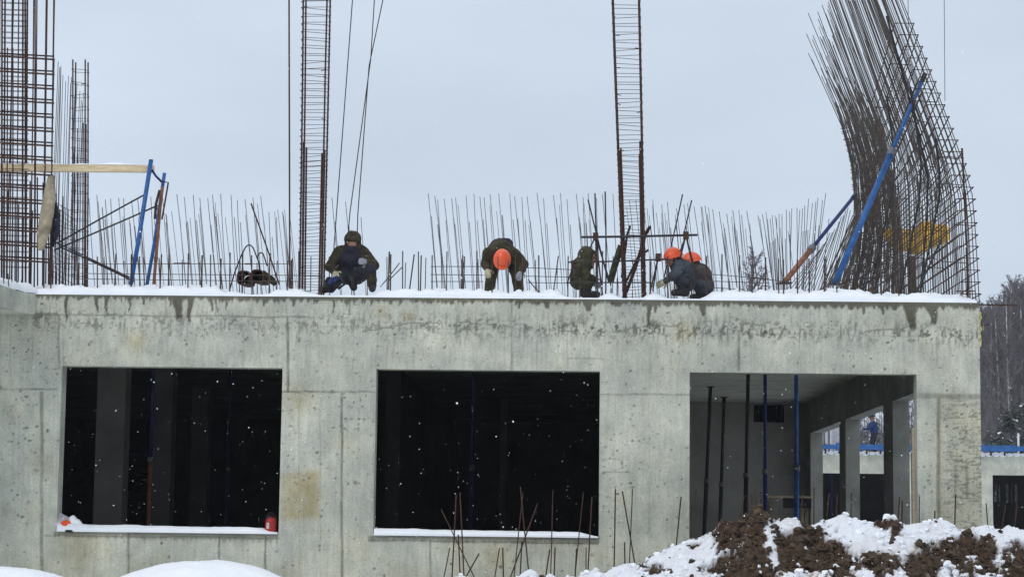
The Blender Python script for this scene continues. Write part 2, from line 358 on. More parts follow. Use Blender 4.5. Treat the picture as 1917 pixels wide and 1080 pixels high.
    for k in range(0, len(cuts), 2): ex.quad((cuts[k+1], T, -.3), (cuts[k], T, -.3), (cuts[k], T, ZR), (cuts[k+1], T, ZR))
    for a, b in WIN:
        ex.quad((b, T, -.3), (a, T, -.3), (a, T, ZS), (b, T, ZS)); ex.quad((b, T, ZL), (a, T, ZL), (a, T, ZR), (b, T, ZR))
    ex.quad((-14, 0, -.3), (XO, 0, -.3), (XO, 0, .75), (-14, 0, .75)); ex.quad((-14, 0, .75), (-8.6, 0, .75), (-8.6, 0, ZR), (-14, 0, ZR))
    ex.quad((XO, 0, -.3), (XO, T, -.3), (XO, T, ZR), (XO, 0, ZR)); ex.quad((-14, 0, ZR), (XO, 0, ZR), (XO, T, ZR), (-14, T, ZR))
    o = grid_mesh('facade_wall', Vt, len(xs), len(zs), M['facade'], keep, True, np.stack([R, G, Bc], -1).reshape(-1, 3).clip(0, 1), ex)
    o.data.polygons.foreach_set("use_smooth", [False]*len(o.data.polygons))
    o.parent = B
facade()
def boxpart(name, lo, hi, mat, parent=B, label=None):
    o = MB().box(lo, hi).build(name, mat, parent)
    if label: o['label'] = label
    return o
# end wall with three openings
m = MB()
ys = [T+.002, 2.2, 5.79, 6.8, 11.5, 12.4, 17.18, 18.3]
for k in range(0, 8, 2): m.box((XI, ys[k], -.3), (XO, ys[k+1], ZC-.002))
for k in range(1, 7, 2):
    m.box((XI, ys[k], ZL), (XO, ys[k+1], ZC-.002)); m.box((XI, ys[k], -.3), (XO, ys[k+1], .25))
m.build('end_wall', M['shaded_wall'], B)
boxpart('roof_slab', (1.052, T+.002, ZC), (XO, 18.3, ZR), M['concrete'])
boxpart('roof_slab', (-14, T+.002, ZC), (1.05, 28.3, ZR), M['concrete'])
boxpart('partition_wall', (1.05, T+.002, -.3), (1.30, 28.3, ZC-.002), M['interior'])
vx0, vx1 = at(1411, 770, 18).x, at(1468, 770, 18).x; vz0, vz1 = at(1440, 790, 18).z, at(1440, 757, 18).z
m = MB()
m.box((1.302, 18, -.3), (vx0, 18.298, ZC-.002)); m.box((vx1, 18, -.3), (XI-.002, 18.298, ZC-.002))
m.box((vx0, 18, -.3), (vx1, 18.298, vz0)); m.box((vx0, 18, vz1), (vx1, 18.298, ZC-.002))
m.build('back_wall', M['interior'], B)
m = MB(); m.box((vx0, 18.25, vz0), (vx1, 18.29, vz1))
for k in range(7):
    x = vx0+(vx1-vx0)*(k+.5)/7; m.box((x-.012, 18.1, vz0), (x+.012, 18.2, vz1))
m.build('vent_grille', M['darksteel'], B)
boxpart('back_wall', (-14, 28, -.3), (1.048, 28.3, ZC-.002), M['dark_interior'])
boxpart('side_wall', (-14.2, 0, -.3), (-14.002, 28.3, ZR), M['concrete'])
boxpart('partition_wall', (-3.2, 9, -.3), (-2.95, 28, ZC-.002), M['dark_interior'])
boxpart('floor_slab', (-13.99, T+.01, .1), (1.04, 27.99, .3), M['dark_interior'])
boxpart('floor_slab', (1.31, T+.01, .1), (XI-.002, 17.99, .3), M['interior'])
# columns inside
for px0, px1, Y in [(178, 231, 4.0), (284, 320, 8.5), (357, 388, 15), (728, 748, 14), (768, 781, 21), (936, 948, 18)]:
    a = at(px0, 850, Y).x; b = at(px1, 850, Y).x
    boxpart('column', (a, Y, .302), (b, Y+.4, ZC-.002), M['interior'])
# curved slab at the left
pts = [at(x, y, 0) for x, y in ()]
edge = [Vector((XL, -.001, ZR))]
for x, y in [(60, 549.5), (47, 547.5), (33, 544), (18, 539), (0, 533), (-30, 524), (-80, 512)]:
    edge.append(atz(x, y, ZR))
edge = [edge[0]]+[p for p in edge[1:] if p.y < -.02]
edge += [Vector((-9.5, edge[-1].y-.9, ZR)), Vector((-14, edge[-1].y-1.2, ZR)), Vector((-14, -.001, ZR))]
m = MB(); n = len(edge)
m.v = [p.copy() for p in edge]+[Vector((p.x, p.y, ZR-.27)) for p in edge]
m.f = [tuple(range(n))[::-1], tuple(range(n, 2*n))]+[(i, (i+1) % n, n+(i+1) % n, n+i) for i in range(n)]; m.mi = [0]*len(m.f)
m.build('curved_slab', M['concrete'], B)
EDGE = edge
# yellow foam at the corner
m = MB()
for k in range(9):
    z = ZR-.14-.05*k; m.sphere((XO+.012+.01*math.sin(k*2), .05+.02*math.sin(k*3), z), (.02, .03, .035), 8, 6)
fo = m.build('sealing_foam', M['foam'], B, smooth=True)
# snow ledges on sills
def sill(a, b, thick0, thick1, label):
    xs = np.linspace(a+.01, b-.01, 90); ys = np.linspace(-.035, T-.01, 9)
    X, Y = np.meshgrid(xs, ys, indexing='ij')
    t = (X-a)/(b-a); h = thick0+(thick1-thick0)*t+(vnoise(X, Y, 4, 41, 3)-.5)*.03
    h = h*np.clip(np.minimum((Y+.035)/.03, 1)+.15, 0, 1)*np.clip((b-X)/.25, .1, 1)
    V = np.stack([X, Y, ZS+.003+h], -1).reshape(-1, 3)
    ex = MB(); 
    for i in range(len(xs)-1):
        ex.quad((xs[i], ys[0], ZS-.012), (xs[i+1], ys[0], ZS-.012), tuple(V[(i+1)*9]), tuple(V[i*9]))
    o = grid_mesh('snow_ledge', V, len(xs), 9, M['snow'], extra=ex, origin=((a+b)/2, 0, ZS)); tag(o, label, 'snow')
sill(*WIN[0], .085, .06, 'strip of snow lying on the sill of the left opening')
sill(*WIN[1], .075, .05, 'strip of snow lying on the sill of the middle opening')
# ---------------------------------------------------------------- roof snow
def roof_snow():
    xs = seg([-13.9, -7.2, XO-.03], .03); ys = np.concatenate([np.linspace(0, .6, 26), np.linspace(.65, 4, 50), np.linspace(4.3, 17.9, 30)])
    X, Y = np.meshgrid(xs, ys, indexing='ij')
    big = vnoise(X, Y, 1.1, 51, 3); mid = vnoise(X, Y, 5, 52, 4)
    h = .095+.16*(big-.38)+.12*(mid-.5)+.03+.05*(vnoise(X, Y, 14, 54, 3)-.5)
    for px_, w_ in ((465, .35), (655, .5), (1095, .3), (1280, .3), (1180, .2)):
        c_ = at(px_, 545, .4); h -= .12*np.exp(-((X-c_.x)/w_)**4)*(Y < 1.4)
    rise = np.clip(Y/.16, 0, 1)**.5
    h = np.clip(h, .035, .3)*(.35+.65*rise)
    h *= np.clip((XO-.03-X)/.25+.4, 0, 1)
    Yp = Y+.01+.02*vnoise(X, Y*0, 6, 53, 3)*(Y < .3)
    V = np.stack([X, Yp, ZR+.003+h], -1).reshape(-1, 3); nv = len(ys); ex = MB()
    for i in range(len(xs)-1):
        ex.quad((xs[i], .006, ZR+.001), (xs[i+1], .006, ZR+.001), tuple(V[(i+1)*nv]), tuple(V[i*nv]))
    o = grid_mesh('roof_snow', V, len(xs), nv, M['snow'], extra=ex); tag(o, 'lumpy snow lying over the flat roof and its edge', 'snow', kind='stuff')
    # snow over the curved slab
    m = MB(); E = EDGE; cx = Vector((-9, -.0, ZR))
    rings = []
    for t, hh in ((0, .0), (.005, .07), (.05, .13), (.3, .16), (.8, .16)):
        rings.append([Vector((p.x+(cx.x-p.x)*t, min(p.y+(cx.y-p.y)*t+.004, -.001) if t < .5 else -.001, ZR+.002+hh+.03*noise.noise(p*3))) for p in E])
    n = len(E)
    for r in rings: m.v += r
    for k in range(len(rings)-1):
        for i in range(n-1): m.f.append((k*n+i, k*n+i+1, (k+1)*n+i+1, (k+1)*n+i)); m.mi.append(0)
    tag(m.build('slab_snow', M['snow'], smooth=True), 'snow lying on the curved slab at the left end', 'snow', kind='stuff')
roof_snow()

# ---------------------------------------------------------------- steel bars
def bar(name, p0, p1, r, mat, label=None, cat=None, group=None, bend=.0, n=5, parent=None):
    p0 = Vector(p0); p1 = Vector(p1); d = p1-p0; k = 5 if bend else 2
    side = Vector((random.uniform(-1, 1), random.uniform(-.5, .5), 0))*bend
    pts = [p0+d*(i/(k-1))+side*math.sin(math.pi*i/(k-1)) for i in range(k)]
    o = MB().tube(pts, r, n).build(name, mat, parent, origin=None if parent else p0)
    return tag(o, label, cat, group)
EXTRA = MB()
def xbar(name, p0, p1, r, *a, **k):
    EXTRA.tube([p0, p1], r, 4)
def top_at(px, py, Y): return at(px, py, Y)
# near starter bars along the wall head: measured tips and feet
near = [(148,492,530,0),(183,478,534,0),(216,475,522,1),(246,476,520,0),(262,480,548,0),(301,476,520,1),(316,476,518,0),(352,474,536,0),(378,478,524,0),(395,477,522,0),(413,484,530,0),(430,473,545,0),
        (454,471,527,0),(472,478,545,0),(505,474,535,1),(538,488,530,0),(546,487,545,0),(560,470,530,0),(728,471,522,1),(731,476,528,0),(754,470,530,0),(767,476,524,2),(784,471,530,0),(788,478,532,1),(809,478,538,0),
        (836,471,532,0),(866,478,528,0),(869,480,522,1),(893,470,546,0),(921,482,552,0),(952,489,552,0),(978,478,545,0),(1009,478,545,0),(1036,479,548,2),(1063,479,540,0),(1085,520,556,0),(1119,470,550,0),(1127,470,534,0),(1143,540,556,0),(1155,520,556,0),
        (1217,490,530,0),(1250,480,552,0),(1262,520,550,0),(1295,530,555,0),(1323,479,556,0),(1351,476,557,0),(1384,478,550,0),(1408,480,549,0),(1433,482,557,0),(1458,484,554,0),(1467,486,558,0),(1493,485,550,0),(1515,484,553,0),(1543,484,558,0),(1546,480,560,0),(1567,520,556,0),(1601,508,560,0),(1634,510,560,0),(1650,500,556,0),(1683,530,560,0)]
for x, yt, yb, lean in near:
    p1 = at(x+{0: 0, 1: 1, 2: 9}[lean]+random.uniform(-1, 1), yt, .13+random.uniform(-.03, .03)); p0 = at(x-lean, yb, .12); p0.z = ZR+.005
    bar('rebar', p0, p1, random.uniform(.0085, .0115), M['rust'] if random.random() < .6 else M['rust2'], 'short rusty starter bar standing upright in the snow along the roof edge', 'rebar', 'short starter bars along the roof edge')
for k in range(34):                              # second layer, a little behind
    x = 130+k*35+random.uniform(-5, 5)
    if x > 1330: break
    yt = 484+random.uniform(-5, 8); p1 = at(x+random.uniform(-2, 2), yt, .6); p0 = at(x, 560, .62); p0.z = ZR
    xbar('rebar', p0, p1, .008, M['rust2'], 'short rusty starter bar standing upright in the snow along the roof edge', 'rebar', 'short starter bars along the roof edge')
# far row of tall thin bars, leaning to the left, paled for distance haze
far = []
for x in [166,182,196,209,221,233,246,259,284,305,329,347,362,374,387,396,414,431,445,458,472,489,502,516,530,676]: far.append((x, 368 if x < 500 else 402, 7.0))
for x in [622,646]: far.append((x, 372, 7.0))
for x in [800,812,821,833,845,851,872,888,899,906,918,932,953,963,976,987,1007,1019,1035,1050,1062,1077,1092,1101,1115,1127,1146,1160,1178,1192,1221,1239,1251,1267,1280,1289,1300,1312,1318,1335,1345,1360,1372,1387,1396,1419,1429]: far.append((x, 368+max(0, x-1130)*.12, 7.2))
for i, x in enumerate(range(1436, 1545, 6)): far.append((x+random.uniform(-2, 2), 412-(x-1436)*.42, 10.))
for k in range(95):
    x = random.choice((random.uniform(165, 560), random.uniform(800, 1440), random.uniform(1215, 1480))); Y = 8.6+random.uniform(-.5, .5); p1 = at(x, 392+random.uniform(-14, 30)+max(0, x-1130)*.05, Y); q = at(x+14+random.uniform(-4, 6), p1.z and 600, Y); q = at(x+16+random.uniform(-4, 6), 580, Y); d = (q-p1).normalized()
    EXTRA.tube([p1+d*((p1.z-ZR)/-d.z), p1], .0055, 4)
for x, yt, Y in far:
    yt += random.uniform(-7, 7); j = random.uniform(-2, 2)
    lean = 13+random.uniform(-3, 4)+max(0, x-1200)*.055 if x < 1436 else (14-(x-1436)*.30)
    p1 = at(x+j, yt, Y); q = at(x+j+lean, yt+170, Y); d = (q-p1).normalized(); L_ = (p1.z-ZR)/-d.z
    bar('rebar', p1+d*L_, p1, .0075, M['dullbar'], 'tall thin grey starter bar with a slight lean in the far row across the roof', 'rebar', 'tall thin bars in the far row', bend=.03, n=4)
    if random.random() < .6:                      # its lapped neighbour, shorter
        p1 = at(x+j+6, yt+45+random.uniform(-6, 6), Y+.12); q = at(x+j+6+lean, yt+215, Y+.12); d = (q-p1).normalized(); L_ = (p1.z-ZR)/-d.z
        xbar('rebar', p1+d*L_, p1, .007, M['dullbar'], 'tall thin grey starter bar with a slight lean in the far row across the roof', 'rebar', 'tall thin bars in the far row', bend=.03, n=4)
# horizontal bars tied to the starter bars
HB = [(90,494,548,494),(150,512,600,516),(140,522,560,527),(600,496,620,496),(806,499,905,499),(985,501,1075,505),(806,514,905,515),(985,517,1080,519),(806,527,905,527),(985,529,1070,530),(1325,513,1440,522),(1325,526,1440,530),(1325,538,1395,542),(1400,519,1478,528),(1416,534,1440,536)]
for a, b, c, d in HB:
    bar('rebar', at(a, b, .19), at(c, d, .19), .006, M['rust2'], 'thin horizontal bar tied across the short starter bars', 'rebar', 'horizontal bars tied along the roof edge', n=4)
for a, b, c, d, t in [(325,493,356,493,'stubby dark bar lying level behind the starter bars'), (458,494,474,494,'stubby dark bar level with the big arched loop of bar')]:
    bar('rebar', at(a, b, .16), at(c, d, .16), .010, M['rust'], t, 'rebar')
# loose and leaning bars, each its own
for (a, b, c, d, r, Y, t) in [
    (470,381,523,533,.011,.5,'long dark bar leaning steeply to the left beside the pair of dark tubes'),
    (712,537,748,492,.007,.2,'thin bar slanting up to the right, left one of the crossed pair in the snow'),
    (726,527,753,500,.007,.25,'thin bar slanting up to the right, right one of the crossed pair in the snow'),
    (989,523,1008,546,.008,.1,'short bar slanting down to the right beside the bent worker'),
    (1101,374,1140,530,.011,.6,'dark bar slanting down to the right from the left end of the level tube'),
    (1114,362,1119,470,.011,.62,'upright bar rising through the left clamp of the level tube'),
    (1133,359,1134,540,.011,.7,'tallest upright bar between the hooded worker and the column cage'),
    (1278,364,1243,520,.010,.6,'slender bar leaning left above the left orange helmet'),
    (1295,375,1280,440,.010,.6,'slender bar rising from the right clamp of the level tube'),
    (541,-90,543,550,.012,.35,'very tall single rod standing just left of the middle column cage'),
    (1801,278,1812,545,.014,.12,'upright bar standing in front of the tall mesh near the building corner'),
    (1790,545,1826,545,.008,.0,'short level bar at the foot of the mesh on the right corner'),
    (1836,608,1850,608,.008,.02,'short stub of bar poking from the right face below the corner'),
    (1830,570,1905,571,.010,.03,'long level bar sticking out to the right from the building corner')]:
    p0, p1 = at(a, b, Y), at(c, d, Y)
    if d > 535 and abs(b-d) > 30: p1.z = ZR
    bar('rebar', p0, p1, r, M['rust'] if Y < .55 else M['darksteel'], t, 'rebar', bend=.01)
# arched loops of bar near the tubes
def loop(px, t):
    p = [at(x, y, .45) for x, y in px]
    return tag(MB().tube(p, .010, 6).build('bent_bar', M['darksteel'], origin=p[0], smooth=True), t, 'rebar')
loop([(430,542),(440,508),(452,478),(459,464),(463,459.5),(469,459),(474,464),(478,474),(484,490),(488,512)], 'big arched loop of bar over the pair of dark tubes')
loop([(481,484),(484,476),(488,473),(492,474),(496,485),(500,498),(497,490)], 'small arched hook of bar beside the bigger loop')
# thin wires going up out of the picture
for pts, t in [([(672,-140),(660,0),(630,400),(622,460)], 'left of the three slanting wires above the squatting hooded worker'),
               ([(712,-140),(701,0),(694,112),(655,400),(645,470)], 'middle one of the three slanting wires above the squatting hooded worker'),
               ([(748,-140),(717,0),(691,124),(670,400),(668,450)], 'right one of the three slanting wires, the most slanted at its top')]:
    P = [at(x, y, .75) for x, y in pts]; P[-1].z = ZR+.3
    rr = [.006]*(len(P)-1)+[.011]
    tag(MB().tube(P, .0075, 5).build('guy_wire', M['darksteel'], origin=P[-1]), t, 'wire')
for x, y0, y1, t in [(1769,-80,190,'hair thin line hanging from above to the right of the tall mesh'), (1701,-80,95,'hair thin line hanging down behind the top of the tall mesh')]:
    p = at(x, y1, 6); bar('crane_line', at(x-2, y0, 6), p, .007, M['dullbar'], t, 'line', n=4)
# ---------------------------------------------------------------- column cages
def column_cage(topx, botx, ybot, Y, depth, ztop, pitch, splice_y, label, r=.013, thick=.022):
    t0 = at(topx[0], 0, Y); t1 = at(topx[1], 0, Y); b0 = at(botx[0], ybot, Y); b1 = at(botx[1], ybot, Y)
    root = empty('column_cage', ((b0.x+b1.x)/2, Y+depth/2, ZR), label, 'rebar cage', None)
    def P(s, z, dy):                              # s 0..1 across, height z
        k = (z-b0.z)/(t0.z-b0.z); a = b0.x+(t0.x-b0.x)*k; b = b1.x+(t1.x-b1.x)*k
        return Vector((a+(b-a)*s, Y+dy, z))
    for s in (0, 1):
        for dy in (0, depth):
            inn = .03 if s == 0 else -.03
            o = MB().tube([P(s, ZR, dy), P(s, (ZR+ztop)/2, dy)+Vector((random.uniform(-.012, .012), 0, 0)), P(s, ztop, dy)], r, 6).build('main_bar', M['rust'], root)
            zt = at(botx[0], splice_y, Y).z+random.uniform(-.1, .1)
            MB().tube([P(s, ZR, dy)+Vector((inn, .02, 0)), P(s, zt, dy)+Vector((inn, .02, 0))], thick*.6, 6).build('splice_bar', M['rust'], root)
    z = ZR+.1; i = 0
    while z < ztop-.1 and i < 98:
        q = [P(0, z, 0), P(1, z, 0), P(1, z, depth), P(0, z, depth)]; w = r+.004
        tl = random.uniform(-.02, .02)
        q = [q[0]+Vector((-w, -w, tl)), q[1]+Vector((w, -w, -tl)), q[2]+Vector((w, w, -tl*.5)), q[3]+Vector((-w, w, tl*.7)), q[0]+Vector((-w, -w, tl))]
        mb = MB().tube(q, .0045, 4)
        s = random.choice((0, 1)); c = q[0] if s == 0 else q[1]
        if random.random() < .5: mb.tube([c, c+Vector((.07*(1 if s == 0 else -1)*random.uniform(.4, 1.3), .02, random.uniform(-.03, .03)))], .006, 4)
        mb.build('stirrup', M['rust'], root); z += pitch*random.uniform(.82, 1.15)*(.8 if z < zt else 1); i += 1
    return root
column_cage((567,613), (561,601), 548, .18, .30, 10.6, .105, 276, 'tall rusty column cage at the roof edge just left of the squatting hooded worker')
column_cage((1148,1197), (1168,1208), 546, .22, .30, 10.6, .115, 278, 'tall rusty column cage leaning slightly left between the hooded and the helmeted workers')
column_cage((137,160), (134,158), 530, 1.9, .18, at(135,112,1.9).z, .17, 238, 'slender short column cage whose open top ends in four bars, at the left', r=.011, thick=.016)
# big cage at the far left
def left_cage():
    Y = -.05; base = at(52, 520, Y)
    root = empty('column_cage', (base.x, .3, ZR), 'dense tall rusty cage standing at the left border, its bars running out of the top', 'rebar cage')
    for x0, x1, dy in [(4,5,0),(10,9,.3),(24,20,.5),(43,44,0),(47,50,.02),(52,50,.32),(0,0,.45),(36,33,.5),(28,14,.6)]:
        bar('main_bar', Vector((at(x1, 500, .3+dy).x, .3+dy, ZR)), at(x0, -110, .3+dy), .013 if dy < .4 else .009, M['rust'], parent=root)
    y = -100
    while y < 505:
        q = [at(3, y, .28), at(53, y+1.5, .28), at(52, y+3, .64), at(9, y+2, .64), at(3, y, .28)]
        MB().tube(q, .0045, 4).build('stirrup', M['rust'], root); y += random.uniform(8, 14)
    # wider wall mesh in front, whose bars stop at x=100
    root = empty('wall_mesh', (at(70, 520, .0).x, .1, ZR), 'rusty wall mesh with paired level bars at the left border, beside the slender cage', 'rebar mesh')
    for x0, x1, dy in [(104,97,.05),(102,95,.3),(90,84,.06),(88,83,.3),(70,66,.05),(64,58,.28),(66,66,.08),(24,24,.1),(14,14,.1)]:
        bar('vertical_bar', Vector((at(x1, 500, .1+dy).x, .1+dy, ZR)), at(x0, -110 if x0 > 60 else 90, .1+dy), .0095, M['rust'], parent=root, bend=.01)
    y = 107; k = 0
    while y < 505:
        xe = 102.5-(y-107)*.016
        bar('level_bar', at(-40, y-4, .09), at(xe, y+5, .09), .0135, M['rust'], parent=root)
        bar('level_bar', at(-40, y-9, .42), at(xe-1, y-1, .42), .0115, M['rust'], parent=root)
        y += 27.2 + random.uniform(-1, 1) - .0*k; k += 1
left_cage()
# row of bars running back behind it
for k in range(18):
    u = k/17; d = 28.2+1.9*u; X = -7.08-.03*u; Y = d-27.6; z = at(100, 118+75*u**1.2, Y).z+random.uniform(-.12, .12)
    bar('rebar', (X+random.uniform(-.02, .02), Y, ZR), (X+random.uniform(-.04, .02), Y, z), .0055, M['dullbar'] if k > 4 else M['rust2'],
        'thin upright bar in the receding row between the wall mesh and the slender cage', 'rebar', 'receding row of thin bars at the left', n=4)
for k in range(20):
    x = 2+k*6.4+random.uniform(-2, 2); Y = .75+random.uniform(0, .4); p0 = at(x, 540, Y); p0.z = ZR
    bar('rebar', p0, at(x+random.uniform(-2, 3), random.uniform(330, 420), Y), .010, M['rust'], 'rusty starter bar in the dense thicket at the foot of the left cages', 'rebar', 'thicket of bars at the foot of the left cages')
# low mesh bending down at the left
root = empty('bent_mesh', (at(125, 540, .9).x, .9, ZR), 'sagging fine mesh of thin bars at the foot of the slender cage', 'rebar mesh')
for k in range(16):
    a = at(96, 372+k*9.5, .9); b = at(118, 388+k*9.5, .9); c = at(146, 400+k*9.2+8*math.sin(k), 1.5)
    MB().tube([a, b, c], .0045, 4).build('thin_bar', M['rust2'], root)
for k in range(7):
    a = at(98+k*6, 372+k*4, .9+k*.08); b = at(99+k*6, 535, .9+k*.08); b.z = ZR; MB().tube([a, b], .005, 4).build('thin_bar', M['rust2'], root)
# small comb bars along the curved slab
for x, y0, y1 in [(5,508,532),(14,512,538),(21,516,542),(30,520,545),(39,524,548),(47,527,550),(56,530,551),(63,530,553)]:
    p = atz(x, y1-2, ZR+.01); p.y = min(p.y, .0)+.06; q = at(x+1, y0, p.y)
    bar('rebar', p, q, .008, M['darksteel'], 'short dark bar in the comb along the curved slab edge', 'rebar', 'comb of short bars on the curved slab', n=4)
# ---------------------------------------------------------------- tall twisted mesh at the right
def big_mesh():
    root = empty('curved_wall_mesh', (5.2, .2, ZR), 'huge twisted double mesh of wall bars fanning upward over the right corner', 'rebar mesh')
    def lean(h, u):                               # horizontal drift to the left at height h above the roof; u 0 near .. 1 far
        s = 1.3+2.3*u; k = .33+.13*u**5
        e = max(0, h-s); soft = .35
        return k*(math.sqrt(e*e+soft*soft)-soft) + .04*h*(1-u) + (.0)
    def pt(u, lay, h):
        Y = .12+10.3*u
        x = 5.36-.02*u - (0 if lay == 0 else .22) - lean(h, u)
        # the foot of the far half sweeps out to the left
        x -= 1.15*max(0, u-.72)**1.3*max(0, 2.5-h)*1.0
        return Vector((x, Y, ZR+h))
    rs = random.Random(4)
    for i in range(50):
        u = i/49
        for lay in (0, 1):
            H = 6.7-1.2*u+rs.uniform(-.35, .35)-(0.7 if rs.random() < .25 else 0)
            jit = rs.uniform(-.03, .03)
            pts = [pt(min(1, u+rs.uniform(-.002, .002)), lay, h)+Vector((jit*h/4, 0, 0)) for h in np.linspace(0, H, 13)]
            MB().tube(pts, .0065, 5).build('vertical_bar', M['rust2'], root, smooth=True)
    ex = MB()
    for i in range(30):
        u = rs.random(); lay = rs.choice((0, 1)); H = 6.3-1.2*u+rs.uniform(-1.6, .3); jit = rs.uniform(-.08, .08)
        ex.tube([pt(u, lay, h)+Vector((jit*h/4-.03, 0, 0)) for h in np.linspace(0, H, 12)], .005, 4)
    ex.build('vertical_bar', M['rust2'], root)['kind'] = 'stuff'
    nl = 24
    for k in range(nl):
        h = .12+k*.157
        top = k >= nl-4
        umax = 1.0 if k < 17 else (.9-.12*(k-17)/2)
        us = np.linspace(0, umax, 14)
        a = [pt(u, 0, h)+Vector((.015, 0, .006*math.sin(9*u+k))) for u in us]; b = [pt(u, 1, h)+Vector((-.015, 0, .006*math.sin(8*u+k*2))) for u in us]
        e0 = pt(0, 0, h)+Vector((.015, -.09, 0)); e1 = pt(0, 1, h)+Vector((-.015, -.09, 0))
        if k in (nl-1, nl-2, nl-4): f = [a[-1]+Vector((0, .02, 0))]
        else: f = []
        MB().tube(a[::-1]+[e0, e1]+b+f, .0085, 5).build('level_bar', M['rust'], root)
    # stray verticals, ties and slanting stiffeners
    for (u0, h0, u1, h1) in [(.02, 3.9, .28, .5), (.05, 3.0, .55, .2), (.0, 2.2, .35, .1), (.1, 1.0, .5, .1), (.3, 3.4, .75, 1.2)]:
        pts = [pt(u0+(u1-u0)*t, 1, h0+(h1-h0)*t)+Vector((-.04, 0, 0)) for t in np.linspace(0, 1, 8)]
        MB().tube(pts, .016, 5).build('slanting_bar', M['darksteel'], root)
    for k in range(60):
        u = rs.uniform(0, .95); h = rs.uniform(.2, 3.6); p = pt(u, 0, h); q = pt(u, 1, h)
        if k < 34: MB().tube([p+Vector((.04, 0, 0)), q+Vector((-.05, 0, .02))], .007, 4).build('cross_tie', M['rust'], root)
big_mesh()

root = empty('dense_bar_curtain', (5.0, 9, ZR), 'dense dark curtain of bars and ties at the far left side of the twisted mesh', 'rebar mesh')
def lerp_tab(tab, y):
    return float(np.interp(y, [a for a, b in tab], [b for a, b in tab]))
LT = [(90,1516),(200,1563),(300,1590),(380,1598),(440,1600),(480,1592),(530,1572)]; RTT = [(90,1560),(200,1640),(300,1668),(380,1682),(450,1690),(530,1694)]
cpt = lambda t, y, Y: at(lerp_tab(LT, y)*(1-t)+lerp_tab(RTT, y)*t, y, Y)
for k in range(92):
    t = random.random(); Y = 12-4*t+random.uniform(-.5, .5); y0 = random.uniform(110, 260)+40*t
    P = [cpt(t, y, Y) for y in np.linspace(530, y0, 8)]; d = (P[0]-P[1]).normalized(); d.z = min(d.z, -.9); P = [P[0]+d*((P[0].z-ZR)/-d.z)]+P
    MB().tube(P, .0085, 4).build('vertical_bar', M['rust2'], root)
for k in range(46):
    y = 225+k*6.6; Y = 10; ex = random.uniform(-3, 3)
    P = [cpt(t, y+14*(1-t)+ex, 12-4*t) for t in np.linspace(0, 1, 5)]
    MB().tube(P, .009, 4).build('level_bar', M['rust2'], root)
# bundle of bars sweeping at the foot of that mesh, seen at its left
for k in range(34):
    u = k/33; Y = 5.2+4.2*u
    xb = 1541+62*u+random.uniform(-3, 3); xt = 1598+16*u+random.uniform(-4, 4)
    p1 = at(xt, 395+40*random.random()-15*u, Y); q = at(xb, 530, Y); d = (q-p1).normalized(); L_ = (p1.z-ZR)/-d.z
    xbar('rebar', p1+d*L_, p1, .009, M['rust2'], 'slanting bar in the sheaf at the left foot of the huge twisted mesh', 'rebar', 'sheaf of slanting bars at the left foot of the twisted mesh', bend=.04, n=4)
for k in range(15):
    x = 1578-k*4.2; Y = 8.5; p1 = at(x+14, 388+k*5.5+random.uniform(-8, 8), Y); q = at(x-14-k, 520, Y); d = (q-p1).normalized(); L_ = (p1.z-ZR)/-d.z
    xbar('rebar', p1+d*L_, p1, .008, M['dullbar'], 'slanting bar in the sheaf at the left foot of the huge twisted mesh', 'rebar', 'sheaf of slanting bars at the left foot of the twisted mesh', n=4)
tag(EXTRA.build('rebar', M['rust2']), 'many thin background starter bars filling the gaps between the nearer bars', 'rebar', kind='stuff')
# ---------------------------------------------------------------- braces and props
def brace(px0, px1, Y0, Y1, r0, r1, mat0, mat1, split, label):
    a = at(*px0, Y0); b = at(*px1, Y1); mid = a.lerp(b, split); root = empty('push_pull_brace', a, label, 'brace')
    MB().tube([a, mid], r0, 10).build('outer_tube', mat0, root, smooth=True)
    MB().tube([mid, b], r1, 10).build('inner_tube', mat1, root, smooth=True)
    d = (b-a).normalized(); MB().tube([mid-d*.05, mid+d*.05], r0*1.45, 10).build('collar', M['dullbar'], root, smooth=True)
    mb = MB().tube([b-d*.02, b+d*.10], r1*1.3, 6); mb.build('end_fork', M['darksteel'], root)
    mb = MB().box((a.x-.10, a.y-.08, a.z-.02), (a.x+.10, a.y+.08, a.z)); mb.build('foot_plate', M['darksteel'], root)
brace((1563,531), (1727,150), .6, 1.2, .042, .030, M['blue'], M['blue'], .64, 'long bright blue brace propping the twisted mesh over the roof corner')
brace((1468,529), (1597,370), 1.3, 3.2, .040, .028, M['rustbright'], M['darkblue'], .38, 'shorter brace, rust red below and dark blue above, left of the bright blue one')
def steel_prop(px, Y, mat, label, lean=0., zb=.3, low=None, r=.036, zt=ZC-.005):
    p = at(px, 850, Y); a = Vector((p.x-lean*.5, Y, zb)); b = Vector((p.x+lean*.5, Y, zt)); k = .55
    root = empty('steel_prop', a, label, 'prop')
    mid = a.lerp(b, k); d = (b-a).normalized()
    MB().tube([a+d*.012, mid], r, 8).build('outer_tube', low or mat, root, smooth=True)
    MB().tube([mid, b-d*.012], r*.8, 8).build('inner_tube', mat, root, smooth=True)
    MB().tube([mid-d*.04, mid+d*.05], r*1.35, 8).build('collar', M['dullbar'], root, smooth=True)
    MB().box((a.x-.07, Y-.07, a.z), (a.x+.07, Y+.07, a.z+.012)).box((b.x-.07, Y-.07, b.z-.012), (b.x+.07, Y+.07, b.z)).build('end_plates', M['darksteel'], root)
steel_prop(282, 3.5, M['darkblue'], 'steel prop in the left opening, blue above and rusty below, before the second pillar', low=M['rustbright'])
steel_prop(427, 9, M['darkblue'], 'faint blue steel prop deep in the right half of the left opening')
steel_prop(884, 6, M['darkblue'], 'faint blue steel prop in the dark of the middle opening')
